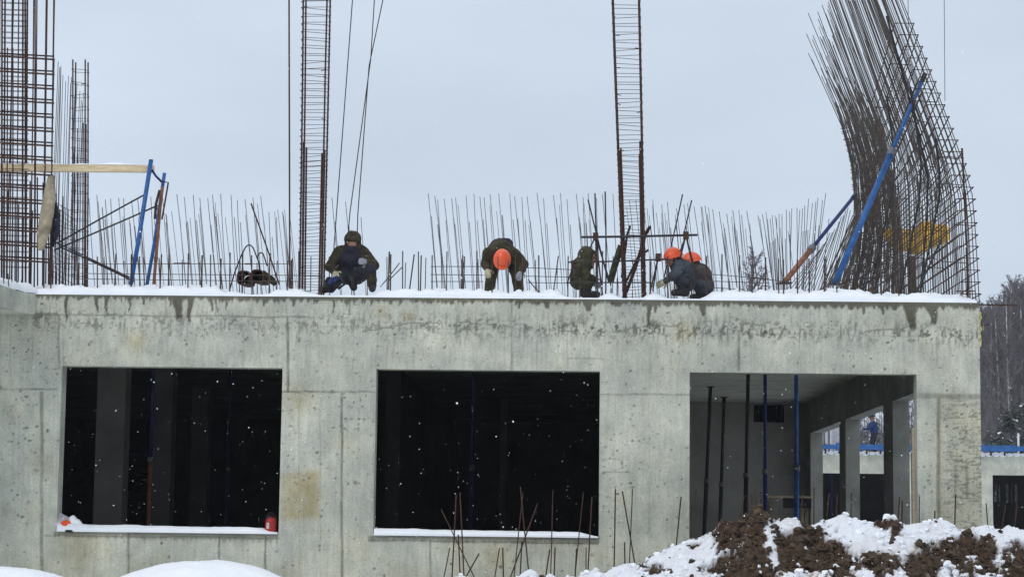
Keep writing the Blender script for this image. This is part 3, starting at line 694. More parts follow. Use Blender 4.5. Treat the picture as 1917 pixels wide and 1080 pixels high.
steel_prop(1322, 13, M['darksteel'], 'leftmost dark leaning steel prop in the right opening', lean=.16, r=.045)
steel_prop(1350, 16.2, M['darksteel'], 'farthest and shortest looking dark steel prop in the right opening', lean=.12, r=.045)
steel_prop(1396.5, 8.5, M['darksteel'], 'dark steel prop just left of the vent in the right opening', lean=.08, r=.042)
steel_prop(1432.5, 6, M['darkblue'], 'blue steel prop standing before the vent in the right opening', r=.036)
steel_prop(1491, 4, M['blue'], 'thicker blue steel prop right of the vent in the right opening', r=.038)
# trestle table inside the right opening
t0 = at(1432, 930, 8); root = empty('work_table', (at(1475, 930, 8).x, 8.4, .302), 'low timber work table standing inside the right opening', 'table')
xa, xb = at(1432, 930, 8).x, at(1521, 930, 8).x; zt = at(1480, 928, 8).z
for k in range(4): MB().box((xa, 8+.22*k, zt-.03), (xb, 8.21+.22*k, zt)).build('board', M['wood'] if k % 2 == 0 else M['oldwood'], root)
for x in (xa+.08, xb-.12):
    for y in (8.05, 8.75): MB().box((x, y, .304), (x+.06, y+.06, zt-.031)).build('leg', M['oldwood'], root)
MB().box((xa+.3, 7.99, zt-.20), (xb-.02, 8.02, zt-.032)).build('apron', M['darksteel'], root)
# timber ladder seen through the nearest side opening
lx = at(1712, 880, 4.6).x; zz = [.6, 3.25]
root = empty('timber_ladder', (5.7, 6.6, 0), 'pale timber ladder leaning outside the nearest side opening', 'ladder')
ladX = 5.50
for dx in (0, .42): MB().box((ladX+dx, 6.55, .02), (ladX+dx+.07, 6.66, zz[1])).build('stile', M['wood'], root)
for k in range(8): MB().box((ladX+.071, 6.57, .3+k*.33), (ladX+.419, 6.63, .35+k*.33)).build('rung', M['wood'], root)
# ---------------------------------------------------------------- left roof gear
root = empty('timber_beam', at(145, 320, .35), 'long pale timber beam lying level on the left gear, dusted with snow', 'beam')
a, b = at(-30, 313, .35), at(288, 316, .35)
MB().box((a.x, .30, a.z-.055), (b.x, .40, a.z+.035)).build('plank', M['wood'], root)
mb = MB(); xs = np.linspace(a.x+.02, b.x-.25, 40)
for i in range(39):
    h = lambda x: a.z+.037+.035*(.5+noise.noise(Vector((x*3, 0, 0))))
    x0, x1 = xs[i], xs[i+1]
    mb.quad((x0, .295, a.z+.036), (x1, .295, a.z+.036), (x1, .33, h(x1)), (x0, .33, h(x0))); mb.quad((x0, .33, h(x0)), (x1, .33, h(x1)), (x1, .40, a.z+.036), (x0, .40, a.z+.036))
mb.build('snow_cap', M['snow'], root, smooth=True)
def gear(name, pts, r, mat, label, Y, cat, n=8):
    P = [at(x, y, Y) for x, y in pts]; return tag(MB().tube(P, r, n).build(name, mat, origin=P[0], smooth=True), label, cat)
gear('steel_pole', [(243.5,540),(258,458),(283,299)], .030, M['blue'], 'left blue leaning pole under the end of the timber beam', .22, 'pole')
gear('steel_pole', [(275,535),(289,455),(308,324)], .024, M['blue'], 'right blue leaning pole with a rusty pole beside it', .32, 'pole')
gear('steel_pole', [(288,532),(300,385),(304,350)], .022, M['rustbright'], 'orange rusty pole leaning beside the right blue pole', .27, 'pole')
gear('link_bar', [(284,318),(292,330),(303,341)], .017, M['darkblue'], 'short slanting link joining the tops of the two blue poles', .27, 'bar')
root = empty('clamp_frame', at(302, 375, .2), 'narrow dark bent clamp frame hanging at the top of the right blue pole', 'clamp')
for pts, r in [([(299,356),(292,382),(290,410)], .019), ([(304,340),(315,342),(309,378),(303,411)], .012)]:
    MB().tube([at(x, y, .2) for x, y in pts], r, 6).build('arm', M['rust'], root, smooth=True)
for p0, p1, t in [((108,455),(270,365), 'upper dark rod slanting up to the left blue pole'), ((102,468),(295,385), 'lower dark rod slanting up to the right blue pole'),
                  ((106,454),(246,521), 'dark rod slanting down to the foot of the left blue pole'), ((112,462),(251,527), 'thinner dark rod slanting down just under its neighbour')]:
    a, b = at(*p0, .55), at(*p1, .26); bar('tie_rod', a, b, .012, M['darksteel'], t, 'rod', bend=.02, n=6)
# hanging sheathed plank
mb = MB(); P = [at(x, y, .05) for x, y in [(96,330),(93,360),(88,400),(82,435),(77,468)]]; wd = [.05, .085, .10, .095, .045]
for dx, s, mt in ((0, 1, 'oldwood'),):
    ring = []
    for p, w in zip(P, wd): ring.append([p+Vector((w*math.cos(t)*.95, .045*math.sin(t), w*math.cos(t)*.12)) for t in np.linspace(0, 2*math.pi, 9)[:-1]])
    for k, r in enumerate(ring): mb.v += r
    for k in range(4):
        for i in range(8): mb.f.append((k*8+i, k*8+(i+1) % 8, (k+1)*8+(i+1) % 8, (k+1)*8+i)); mb.mi.append(0)
    mb.f.append(tuple(range(8))); mb.f.append(tuple(range(32, 40))[::-1]); mb.mi += [0, 0]
tag(mb.build('hanging_plank', M['oldwood'], origin=P[0], smooth=True), 'pale worn wing shaped plank hanging tilted in front of the left cages', 'plank')
mb = MB(); P = [at(x, y, .16) for x, y in [(104,380),(106,410),(104,440),(99,462)]]; mb.tube(P, [.02, .05, .045, .015], 8)
tag(mb.build('cloth_sack', M['navycloth'], origin=P[0], smooth=True), 'dark limp sack hanging behind the pale plank at the left', 'sack')
# ---------------------------------------------------------------- level tube on bar tripods
gear('level_tube', [(1088,444),(1170,443),(1306,440)], .016, M['darksteel'], 'long level dark tube carried on two bar tripods above the column cage foot', .12, 'tube')
gear('level_tube', [(1064,491),(1160,489),(1250,485)], .011, M['darksteel'], 'lower and thinner level tube crossing the hooded worker', .08, 'tube')
gear('level_tube', [(1060,529),(1130,529),(1222,529)], .009, M['darksteel'], 'lowest level bar near the snow by the right column cage', .10, 'tube')
def tripod(name, top, feet, label):
    a = at(*top, .14); root = empty(name, a, label, 'stand')
    for x, y in feet: MB().tube([a, at(x, y, .16+random.uniform(0, .25))], .011, 6).build('leg', M['darksteel'], root)
    MB().box((a.x-.035, a.y-.04, a.z-.05), (a.x+.035, a.y+.04, a.z+.05)).build('clamp', M['rust'], root)
tripod('bar_stand', (1115,443), [(1103,467),(1118,552),(1128,552),(1144,535)], 'left stand of crossed bars under the long level tube, beside the hood')
tripod('bar_stand', (1284,441), [(1270,480),(1262,530),(1297,490),(1304,530)], 'right stand of crossed bars under the long level tube, above the helmets')
tripod('bar_stand', (1232,482), [(1216,552),(1222,545)], 'low stand of two crossed bars between the right cage and the helmets')
tripod('bar_stand', (1074,495), [(1062,530),(1068,530)], 'smallest stand of crossed bars just behind the hooded worker')
# slanting pieces crossing the right column cage
for px, w, mt, t in [([(1143,527),(1150,500),(1163,460)], .052, 'oldwood', 'worn slanting board standing left of the right column cage'),
                     ([(1172,548),(1190,500),(1208,440),(1217,424)], .026, 'rust', 'thick rusty bar bundle slanting up through the right column cage'),
                     ([(1166,540),(1195,480),(1214,468)], .018, 'darksteel', 'slim dark bar slanting up through the right column cage'),
                     ([(1164,520),(1174,440),(1180,423)], .018, 'darksteel', 'steep dark bar rising behind the left side of the right column cage')]:
    P = [at(x, y, .62) for x, y in px]
    tag(MB().tube(P, w, 6).build('slanting_board' if mt == 'oldwood' else 'bar_bundle', M['olive2'] if mt == 'oldwood' else M[mt], origin=P[0]), t, 'board' if mt == 'oldwood' else 'bars')
# pair of dark tubes
def pipes(cx, cy, w, label, dirx):
    c = at(cx, cy, .30); root = empty('dark_tube', c, label, 'tube'); R_ = w/2
    outer = MB(); n = 16; L_ = .38; v = []
    for (yy, rr, sx) in ((0, R_, 0), (L_, R_*.9, dirx), (L_, R_*.75, dirx), (.01, R_*.82, 0)):
        for k in range(n):
            t = 2*math.pi*k/n; sq = (abs(math.cos(t))**4+abs(math.sin(t))**4)**-.25
            v.append(c+Vector((math.cos(t)*rr*sq+sx, yy, math.sin(t)*rr*sq*1.05)))
    outer.v = v
    for j in range(3):
        for k in range(n): outer.f.append((j*n+k, j*n+(k+1) % n, (j+1)*n+(k+1) % n, (j+1)*n+k)); outer.mi.append(0)
    for k in range(n): outer.f.append((3*n+k, 3*n+(k+1) % n, (k+1) % n, k)); outer.mi.append(0)
    outer.build('shell', M['rust'], root, smooth=False)
    d = MB(); d.v = [c+Vector((math.cos(2*math.pi*k/n)*R_*.74+dirx, L_-.02, math.sin(2*math.pi*k/n)*R_*.74)) for k in range(n)]; d.f = [tuple(range(n))]; d.mi = [0]
    d.build('end_cap', M['boot'], root)
pipes(456, 520, .185, 'left dark square mouthed tube half sunk in the roof snow under the loop', .02)
pipes(481, 517, .175, 'right dark square mouthed tube touching the brown hose, under the loop', .05)
P = [at(x, y, .42) for x, y in [(490,512),(500,518),(508,524),(516,533)]]
tag(MB().tube(P, [.06, .05, .055, .03], 8).build('hose_end', M['olive'], origin=P[0], smooth=True), 'brown bent hose end sloping into the snow right of the dark tubes', 'hose')
# yellow bundle on a rusty post behind the mesh
def blob(name, prims, mat, label, cat, voxel=.03, amp=.04, fr=7, extra=None, origin=None):
    mb = MB()
    for c, r in prims: mb.sphere(c, r, 14, 10)
    o = remesh(mb, name, [mat], voxel, None, amp, fr, origin=origin or prims[0][0]); return tag(o, label, cat)
def remesh(mb, name, mats, voxel, prims=None, amp=0, fr=6, parent=None, origin=None, smooth_it=3):
    me = bpy.data.meshes.new('tmp'); me.from_pydata([tuple(v) for v in mb.v], [], mb.f)
    t = bpy.data.objects.new('tmp', me); COL.objects.link(t)
    md = t.modifiers.new('r', 'REMESH'); md.mode = 'VOXEL'; md.voxel_size = voxel
    sm_ = t.modifiers.new('s', 'SMOOTH'); sm_.factor = .5; sm_.iterations = smooth_it
    dg = bpy.context.evaluated_depsgraph_get(); dg.update()
    nm = bpy.data.meshes.new_from_object(t.evaluated_get(dg)); bpy.data.objects.remove(t); bpy.data.meshes.remove(me)
    nm.name = name
    o3 = Vector(origin) if origin is not None else (Vector(parent.location) if parent else Vector((0, 0, 0)))
    if amp:
        for v in nm.vertices:
            k = noise.noise(v.co*fr)*.6+noise.noise(v.co*fr*2.3)*.4
            v.co += v.normal*k*amp
    nm.materials.clear()
    for m_ in mats: nm.materials.append(m_)
    if prims:
        idx = []
        for p in nm.polygons:
            c = p.center; best = 1e9; bi = 0
            for (a, ra, b, rb, mi, bias) in prims:
                ab = b-a; L2 = ab.length_squared
                tt = 0 if L2 < 1e-9 else max(0, min(1, (c-a).dot(ab)/L2))
                dd = (c-a-ab*tt).length-(ra+(rb-ra)*tt)-bias
                if dd < best: best = dd; bi = mi
            idx.append(bi)
        nm.polygons.foreach_set("material_index", idx)
    nm.polygons.foreach_set("use_smooth", [True]*len(nm.polygons))
    for v in nm.vertices: v.co -= o3
    o = bpy.data.objects.new(name, nm); COL.objects.link(o)
    if parent is not None: o.parent = parent
    else: o.location = o3
    return o
YY = 9.0
pr = [(at(x, y, YY), (rx*1.6, .2, rz*1.3)) for x, y, rx, rz in [(1700,446,.22,.12),(1726,446,.22,.14),(1745,444,.2,.12),(1676,440,.14,.10),(1690,452,.16,.13),(1712,454,.18,.14),(1735,443,.20,.16),(1735,428,.10,.10),(1756,434,.13,.10),(1668,434,.07,.06),(1716,466,.12,.08),(1764,428,.06,.05)]]
blob('yellow_bundle', pr, M['yellow'], 'crumpled yellow sheeting bundle held high on a rusty post behind the twisted mesh', 'bundle', .025, .03, 9)
p = at(1705, 480, YY+.1); bar('rusty_post', (at(1738, 980, YY+.1).x, YY+.1, -.2), (p.x, p.y, p.z), .075, M['rustbright'] if False else M['rust'], 'stout rusty post carrying the yellow bundle behind the twisted mesh', 'post', n=10)

# ---------------------------------------------------------------- people
def cap(mb, pr, a, ra, b, rb, mi, bias=0.):
    a = Vector(a); b = Vector(b); L_ = (b-a).length
    mb.sphere(a, ra, 12, 8); mb.sphere(b, rb, 12, 8)
    if L_ > 1e-4: mb.tube([a, b], [ra*.99, rb*.99], 12)
    pr.append((a, ra, b, rb, mi, bias))
def glove(parent, wrist, hand, mat, curl=.5, name='glove'):
    """palm, four unequal bent fingers and a side thumb"""
    wrist = Vector(wrist); hand = Vector(hand); d = (hand-wrist).normalized()
    side = d.cross(Vector((0, 1, 0)));
    if side.length < .2: side = d.cross(Vector((1, 0, 0)))
    side.normalize(); nrm = side.cross(d); mb = MB(); pal = wrist+d*.095
    for s_ in (-.028, 0, .028): mb.tube([wrist+side*s_*.6, pal+side*s_], [.022, .021], 8)
    mb.sphere(wrist+d*.05, (.042, .042, .042), 10, 8)
    for i, (s_, L_) in enumerate(((-.034, .060), (-.012, .075), (.011, .078), (.033, .070))):
        p = pal+side*s_; k1 = (d*math.cos(curl)+nrm*math.sin(curl)); k2 = (d*math.cos(curl*2.2)+nrm*math.sin(curl*2.2))
        mb.tube([p-d*.015, p, p+k1*L_*.5, p+k1*L_*.5+k2*L_*.5], [.0125, .0125, .0115, .009], 8)
    b = wrist+d*.03+side*.035; mb.tube([b, b+(d*.6+side*.8).normalized()*.045, b+(d*.6+side*.8).normalized()*.045+(d+nrm*.5).normalized()*.035], [.015, .0125, .010], 8)
    return remesh(mb, name, [mat], .007, parent=parent, smooth_it=1)
def helmet(parent, c, up, front, r=.128, mat='helmet'):
    up = Vector(up).normalized(); front = Vector(front); front = (front-up*front.dot(up)).normalized(); side = up.cross(front)
    Rm = Matrix((side, front, up)).transposed(); mb = MB(); n = 24; rows = 8; c = Vector(c)
    for j in range(rows+1):
        ph = math.pi/2*j/rows
        for k in range(n):
            t = 2*math.pi*k/n; ridge = 1+.035*math.exp(-((math.cos(t))/.16)**2)*math.sin(ph+.3)
            rr = math.cos(ph)
            mb.v.append(c+Rm @ Vector((r*.88*rr*math.cos(t), r*1.08*rr*math.sin(t), r*1.0*math.sin(ph)*ridge)))
    for j in range(rows):
        for k in range(n): mb.f.append((j*n+k, j*n+(k+1) % n, (j+1)*n+(k+1) % n, (j+1)*n+k)); mb.mi.append(0)
    # brim: wider at the front
    b0 = len(mb.v)
    for zz, ex in ((.0, 1.0), (-.012, 1.0), (-.014, 1.10), (-.004, 1.10)):
        for k in range(n):
            t = 2*math.pi*k/n; e = ex if ex == 1 else 1.08+.22*max(0, math.sin(t))**2
            mb.v.append(c+Rm @ Vector((r*.88*e*math.cos(t), r*1.08*e*math.sin(t), zz)))
    for a, b in ((0, 3), (3, 2), (2, 1)):
        for k in range(n): mb.f.append((b0+a*n+k, b0+a*n+(k+1) % n, b0+b*n+(k+1) % n, b0+b*n+k)); mb.mi.append(0)
    o = mb.build('helmet', M[mat], parent, smooth=True); return o
def head(mb, pr, c, look, skin=2, hood=None, up=(0, 0, 1)):
    c = Vector(c); look = Vector(look).normalized(); up = Vector(up).normalized(); side = look.cross(up).normalized(); up = side.cross(look)
    cap(mb, pr, c+up*.03, .088, c-up*.02+look*.02, .078, skin)
    cap(mb, pr, c-up*.06+look*.035, .045, c-up*.085+look*.045, .032, skin)          # jaw, chin
    cap(mb, pr, c+look*.085+up*.012, .014, c+look*.112-up*.022, .016, skin)         # nose
    cap(mb, pr, c+look*.088+up*.04-side*.035, .012, c+look*.088+up*.04+side*.035, .012, skin)  # brow
    cap(mb, pr, c+look*.082-up*.055-side*.018, .010, c+look*.082-up*.055+side*.018, .010, skin) # lips
    for s_ in (-1, 1): cap(mb, pr, c+side*.088*s_+up*.02, .014, c+side*.088*s_-up*.02, .010, skin)
    if hood is not None:
        b = c-look*.035
        cap(mb, pr, b+up*.05, .118, b-up*.03, .115, hood, -.004)
        cap(mb, pr, b-up*.10-look*.01, .105, b-up*.15-look*.03, .12, hood)
        cap(mb, pr, c+look*.06+up*.10-side*.05, .026, c+look*.06+up*.10+side*.05, .026, hood, .0)
        for s_ in (-1, 1): cap(mb, pr, c+look*.05+up*.08+side*s_*.085, .026, c+look*.05-up*.10+side*s_*.07, .03, hood)
def eyes(parent, c, look, up=(0, 0, 1)):
    c = Vector(c); look = Vector(look).normalized(); side = look.cross(Vector(up)).normalized(); u2 = side.cross(look)
    mb = MB()
    for s_ in (-1, 1): mb.sphere(c+look*.086+u2*.018+side*.032*s_, .011, 8, 6)
    mb.build('eyes', M['boot'], parent, smooth=True)
def person(label, loc, build, mats, group=None, voxel=.014, amp=.013):
    root = empty('person', loc, label, 'person', group); mb = MB(); pr = []
    build(mb, pr, root)
    o = remesh(mb, 'body', [M[k] for k in mats], voxel, pr, amp, 9, parent=root); return root
def boot(mb, pr, ankle, toe, mi=3):
    ankle = Vector(ankle); toe = Vector(toe); cap(mb, pr, ankle+Vector((0, 0, .10)), .062, ankle+Vector((0, 0, .02)), .056, mi, .004); cap(mb, pr, ankle-(toe-ankle)*.25-Vector((0, 0, .02)), .05, toe, .045, mi, .002)
# squatting hooded worker facing us
def pA(mb, pr, root):
    q = lambda x, y, d=0.: at(x, y, .62+d)
    cap(mb, pr, q(644,512,.12), .14, q(670,512,.12), .14, 0); cap(mb, pr, q(657,510,.08), .17, q(657,483,-.02), .165, 1)
    cap(mb, pr, q(640,474,0), .115, q(675,474,0), .115, 0); cap(mb, pr, q(657,476,0), .12, q(658,462,-.02), .09, 0)
    cap(mb, pr, q(634,474), .088, q(618,499,-.12), .072, 0); cap(mb, pr, q(618,499,-.12), .070, q(627,511,-.30), .05, 0)
    cap(mb, pr, q(681,474), .088, q(700,497,-.10), .074, 0); cap(mb, pr, q(700,497,-.10), .070, q(684,491,-.30), .05, 0)
    cap(mb, pr, q(668,518,.08), .11, q(694,505,-.30), .085, 1); cap(mb, pr, q(694,505,-.30), .082, q(697,534,-.22), .06, 0)
    cap(mb, pr, q(648,518,.08), .11, q(636,520,-.30), .08, 1); cap(mb, pr, q(636,520,-.30), .078, q(622,538,-.1), .06, 1)
    a = q(697,538,-.24); a.z = max(a.z, ZR+.09); boot(mb, pr, a, a+Vector((.01, -.15, -.04)))
    a = q(616,540,-.12); a.z = max(a.z, ZR+.07); boot(mb, pr, a, a+Vector((-.10, -.06, -.02)))
    cap(mb, pr, q(660,524,-.1), .08, q(662,538,-.2), .05, 3)
    h = q(660,456,-.10); lk = Vector((.05, -1, -.75)); head(mb, pr, h, lk, hood=0); eyes(root, h, lk)
    cap(mb, pr, h+Vector((0, -.035, -.085)), .078, h+Vector((0, .03, -.10)), .10, 1, -.006); cap(mb, pr, h+Vector((-.05, -.10, .045)), .022, h+Vector((.05, -.10, .045)), .022, 0, -.004)
    glove(root, q(627,510,-.28), q(629,517,-.40), M['glove']); glove(root, q(685,491,-.28), q(678,489,-.40), M['gloveg'])
person('person squatting in a dark brown hooded jacket with pale gloves, facing us', (at(657,540,.62).x, .62, ZR), pA, ['olive', 'navycloth', 'skin', 'boot'])
# his power tool
c = at(624, 523, .18); root = empty('power_tool', (c.x, c.y, c.z-.1), 'blue and black power tool by the foot of the squatting hooded worker', 'tool')
MB().tube([c+Vector((.05, .05, .03)), c+Vector((-.02, 0, -.01)), c+Vector((-.06, -.03, -.06))], [.03, .036, .022], 10).build('housing', M['darkblue'], root, smooth=True)
MB().tube([c+Vector((.08, .05, .05)), c+Vector((.14, .06, -.06)), c+Vector((.06, .04, -.12))], .02, 8).build('handle', M['boot'], root, smooth=True)
MB().tube([c+Vector((-.09, -.03, -.09)), c+Vector((-.17, -.05, -.13))], .012, 6).build('bit', M['darksteel'], root)
# bent worker with orange helmet
def pB(mb, pr, root):
    q = lambda x, y, d=0.: at(x, y, 1.75+d)
    cap(mb, pr, q(928,474,.30), .145, q(949,474,.30), .145, 0); cap(mb, pr, q(935,469,.25), .172, q(941,475,-.15), .185, 1)
    cap(mb, pr, q(922,474,-.22), .105, q(962,478,-.22), .105, 1)
    cap(mb, pr, q(914,474,-.22), .088, q(909,496,-.20), .068, 1); cap(mb, pr, q(909,496,-.20), .066, q(913,504,-.46), .048, 1)
    cap(mb, pr, q(968,482,-.22), .088, q(981,495,-.24), .066, 1); cap(mb, pr, q(981,495,-.24), .064, q(976,509,-.48), .048, 1)
    for hx, kx, ky, ax in ((930, 920, 512, 913), (954, 967, 512, 975)):
        k = q(kx, ky, .05); f = q(ax, 560, .15); f.z = ZR+.12
        cap(mb, pr, q(hx, 480, .30), .115, k, .088, 0); cap(mb, pr, k, .086, f, .066, 0); boot(mb, pr, f-Vector((0, 0, .03)), f+Vector((0, -.17, -.07)))
    h = q(940,486,-.46); lk = Vector((.0, -.55, -1)); head(mb, pr, h, lk, up=(0, -1, .3)); cap(mb, pr, q(941,474,-.25), .08, h, .06, 1)
    eyes(root, h, lk, (0, -1, .3)); helmet(root, q(940,484,-.50), (0, -.93, .42), (0, -.4, -1), .128)
    glove(root, q(913,504,-.44), q(913,512,-.52), M['glove']); glove(root, q(976,509,-.46), q(972,517,-.54), M['gloveg'])
    cap(mb, pr, q(936,458,.15), .10, q(948,458,.10), .10, 3)
person('person bending far forward, legs apart, orange helmet pointing straight at us', (at(941,540,1.75).x, 1.9, ZR), pB, ['olive2', 'olive', 'skin', 'navycloth'])
# hooded worker seen from the side
def pC(mb, pr, root):
    q = lambda x, y, d=0.: at(x, y, .45+d)
    cap(mb, pr, q(1086,522,0), .135, q(1088,500,0), .14, 0); cap(mb, pr, q(1083,526,.06), .12, q(1083,526,-.06), .12, 0)
    cap(mb, pr, q(1092,497,-.10), .09, q(1094,497,.10), .09, 0)
    for s_ in (-1, 1):
        cap(mb, pr, q(1094,498,.13*s_), .075, q(1098,516,.17*s_), .062, 0); cap(mb, pr, q(1098,516,.17*s_), .06, q(1107,524,.08*s_), .045, 0)
        k = q(1106,524,.10*s_); a = q(1097,544,.10*s_); a.z = max(a.z, ZR+.10); cap(mb, pr, q(1086,530,.08*s_), .095, k, .078, 0); cap(mb, pr, k, .074, a, .058, 0); boot(mb, pr, a-Vector((0, 0, .03)), a+Vector((.15, 0, -.05)))
        glove(root, q(1107,524,.08*s_), q(1113,529,.06*s_), M['gloveg'])
    h = q(1101,484,0); lk = Vector((1, -.25, -.15)); head(mb, pr, h, lk, hood=0); eyes(root, h, lk)
person('person squatting in an olive hooded jacket, turned sideways to the right', (at(1092,548,.45).x, .45, ZR), pC, ['olive2', 'olive', 'skin', 'boot'])
# two workers in orange helmets
def pDE(x0, y0, Y, main, big):
    def f(mb, pr, root):
        q = lambda x, y, d=0.: at(x0+x, y0+y, Y+d)
        cap(mb, pr, q(22,46,0), .14, q(16,24,0), .15, 0); cap(mb, pr, q(22,48,-.07), .115, q(22,48,.07), .115, 1)
        cap(mb, pr, q(10,18,-.12), .095, q(12,18,.12), .095, 0); cap(mb, pr, q(8,16,0), .085, q(2,8,0), .06, 0)
        for s_ in (-1, 1):
            cap(mb, pr, q(10,20,-.15*s_), .078, q(-2,34,-.18*s_), .062, 0); cap(mb, pr, q(-2,34,-.18*s_), .06, q(-16,44,-.10*s_), .045, 0)
            k = q(8,40,-.12*s_); a = q(18,60,-.10*s_); a.z = max(a.z, ZR+.10)
            cap(mb, pr, q(20,50,-.08*s_), .10, k, .080, 1); cap(mb, pr, k, .076, a, .058, 1); boot(mb, pr, a-Vector((0, 0, .03)), a+Vector((-.13, -.05, -.05)))
            glove(root, q(-15,43,-.10*s_), q(-22,47,-.08*s_), M['glove'])
        h = q(-2,4,0); lk = Vector((-1, -.35, -.35)); head(mb, pr, h, lk); eyes(root, h, lk)
        helmet(root, h+Vector((.005, 0, .035)), (-.25, -.12, 1), (-1, -.35, 0), .128)
        # dark balaclava round the face
        cap(mb, pr, h+Vector((.03, 0, .0)), .094, h+Vector((.03, 0, -.08)), .085, 3, -.003)
    return f
person('person squatting in a slate jacket and orange helmet, nearer of two side by side', (at(1282,548,.35).x, .35, ZR), pDE(1262,482,.35,'greycloth',1), ['greycloth', 'navycloth', 'skin', 'boot'])
person('person in a charcoal jacket and orange helmet, half behind the slate jacketed one', (at(1306,548,.8).x, .8, ZR), pDE(1296,490,.8,'browncloth',1), ['browncloth', 'greycloth', 'skin', 'boot'])
# ---------------------------------------------------------------- things on the sills
z0 = ZS+.004
mb = MB(); A = [at(98,951,.10), at(107,957,.12), at(118,962,.14), at(133,970,.16)]; Bm = [at(101,988,.0), at(108,990,.0), at(118,991,.0), at(131,991,.02)]
n = 12; rows = 8; GV = []
for i in range(n+1):
    u = i/n*3; k = min(2, int(u)); t = u-k; a = A[k].lerp(A[k+1], t); b = Bm[k].lerp(Bm[k+1], t)
    GV.append([a.lerp(b, j/rows)+Vector((0, .05*noise.noise(a.lerp(b, j/rows)*9)-.03*math.sin(j/rows*math.pi), .0)) for j in range(rows+1)])
for side, off in ((0, 0), (1, .012)):
    base = len(mb.v)
    for r_ in GV: mb.v += [p+Vector((0, off, 0)) for p in r_]
    for i in range(n):
        for j in range(rows):
            f = (base+i*(rows+1)+j, base+(i+1)*(rows+1)+j, base+(i+1)*(rows+1)+j+1, base+i*(rows+1)+j+1); mb.f.append(f if side else f[::-1]); mb.mi.append(0)
tag(mb.build('plastic_sheet', M['poly'], origin=(A[0].x, .1, z0), smooth=True), 'crumpled milky plastic sheet propped in the left corner of the left opening', 'sheet')
mb = MB(); mb.sphere(at(124,984,.04), (.09, .06, .07), 12, 8); mb.sphere(at(118,989,.04), (.10, .05, .03), 12, 8); mb.sphere(at(127,979,.04), (.05, .04, .05), 10, 8)
o = remesh(mb, 'orange_bag', [M['orange']], .012, None, .03, 14, origin=at(124, 990, .04)); tag(o, 'crumpled orange red plastic bag lying in front of the milky sheet', 'bag')
mb = MB(); mb.sphere(at(130,993,.0), (.085, .05, .022), 12, 6); tag(mb.build('dark_cloth', M['boot'], origin=at(130, 994, 0), smooth=True), 'small flat dark scrap lying under the orange bag', 'scrap')
mb = MB()
for x, y, rx, rz in [(136,975,.06,.08),(142,982,.09,.08),(152,989,.10,.05),(166,992,.14,.035),(104,995,.10,.03)]: mb.sphere(at(x, y, .09), (rx, .07, rz), 12, 8)
o = remesh(mb, 'snow_heap', [M['snow']], .012, None, .012, 14, origin=at(142, 994, .09)); tag(o, 'small heap of snow banked against the orange bag on the sill', 'snow')
c = at(506.5, 998, .06); root = empty('red_canister', (c.x, c.y, z0), 'small red canister with a wire handle at the right end of the left sill', 'canister')
prof = [(.0, 0), (.068, 0), (.075, .02), (.078, .06), (.074, .13), (.066, .165), (.05, .185), (.0, .19)]
def lathe(prof, c, n=20):
    mb = MB()
    for r, z in prof:
        for k in range(n): mb.v.append(Vector(c)+Vector((r*math.cos(2*math.pi*k/n), r*math.sin(2*math.pi*k/n), z)))
    for j in range(len(prof)-1):
        for k in range(n): mb.f.append((j*n+k, j*n+(k+1) % n, (j+1)*n+(k+1) % n, (j+1)*n+k)); mb.mi.append(0)
    return mb
lathe(prof, (c.x, c.y, z0+.01)).build('shell', M['red'], root, smooth=True)
lathe([(.0, .188), (.045, .188), (.045, .215), (0, .215)], (c.x, c.y, z0+.01)).build('cap', M['boot'], root)
MB().tube([Vector((c.x+.07*math.cos(t), c.y, z0+.16+.10*math.sin(t))) for t in np.linspace(0, math.pi, 9)], .005, 5).build('handle', M['darksteel'], root)
MB().box((c.x-.045, c.y-.080, z0+.05), (c.x-.01, c.y-.070, z0+.13)).build('label_patch', M['poly'], root)
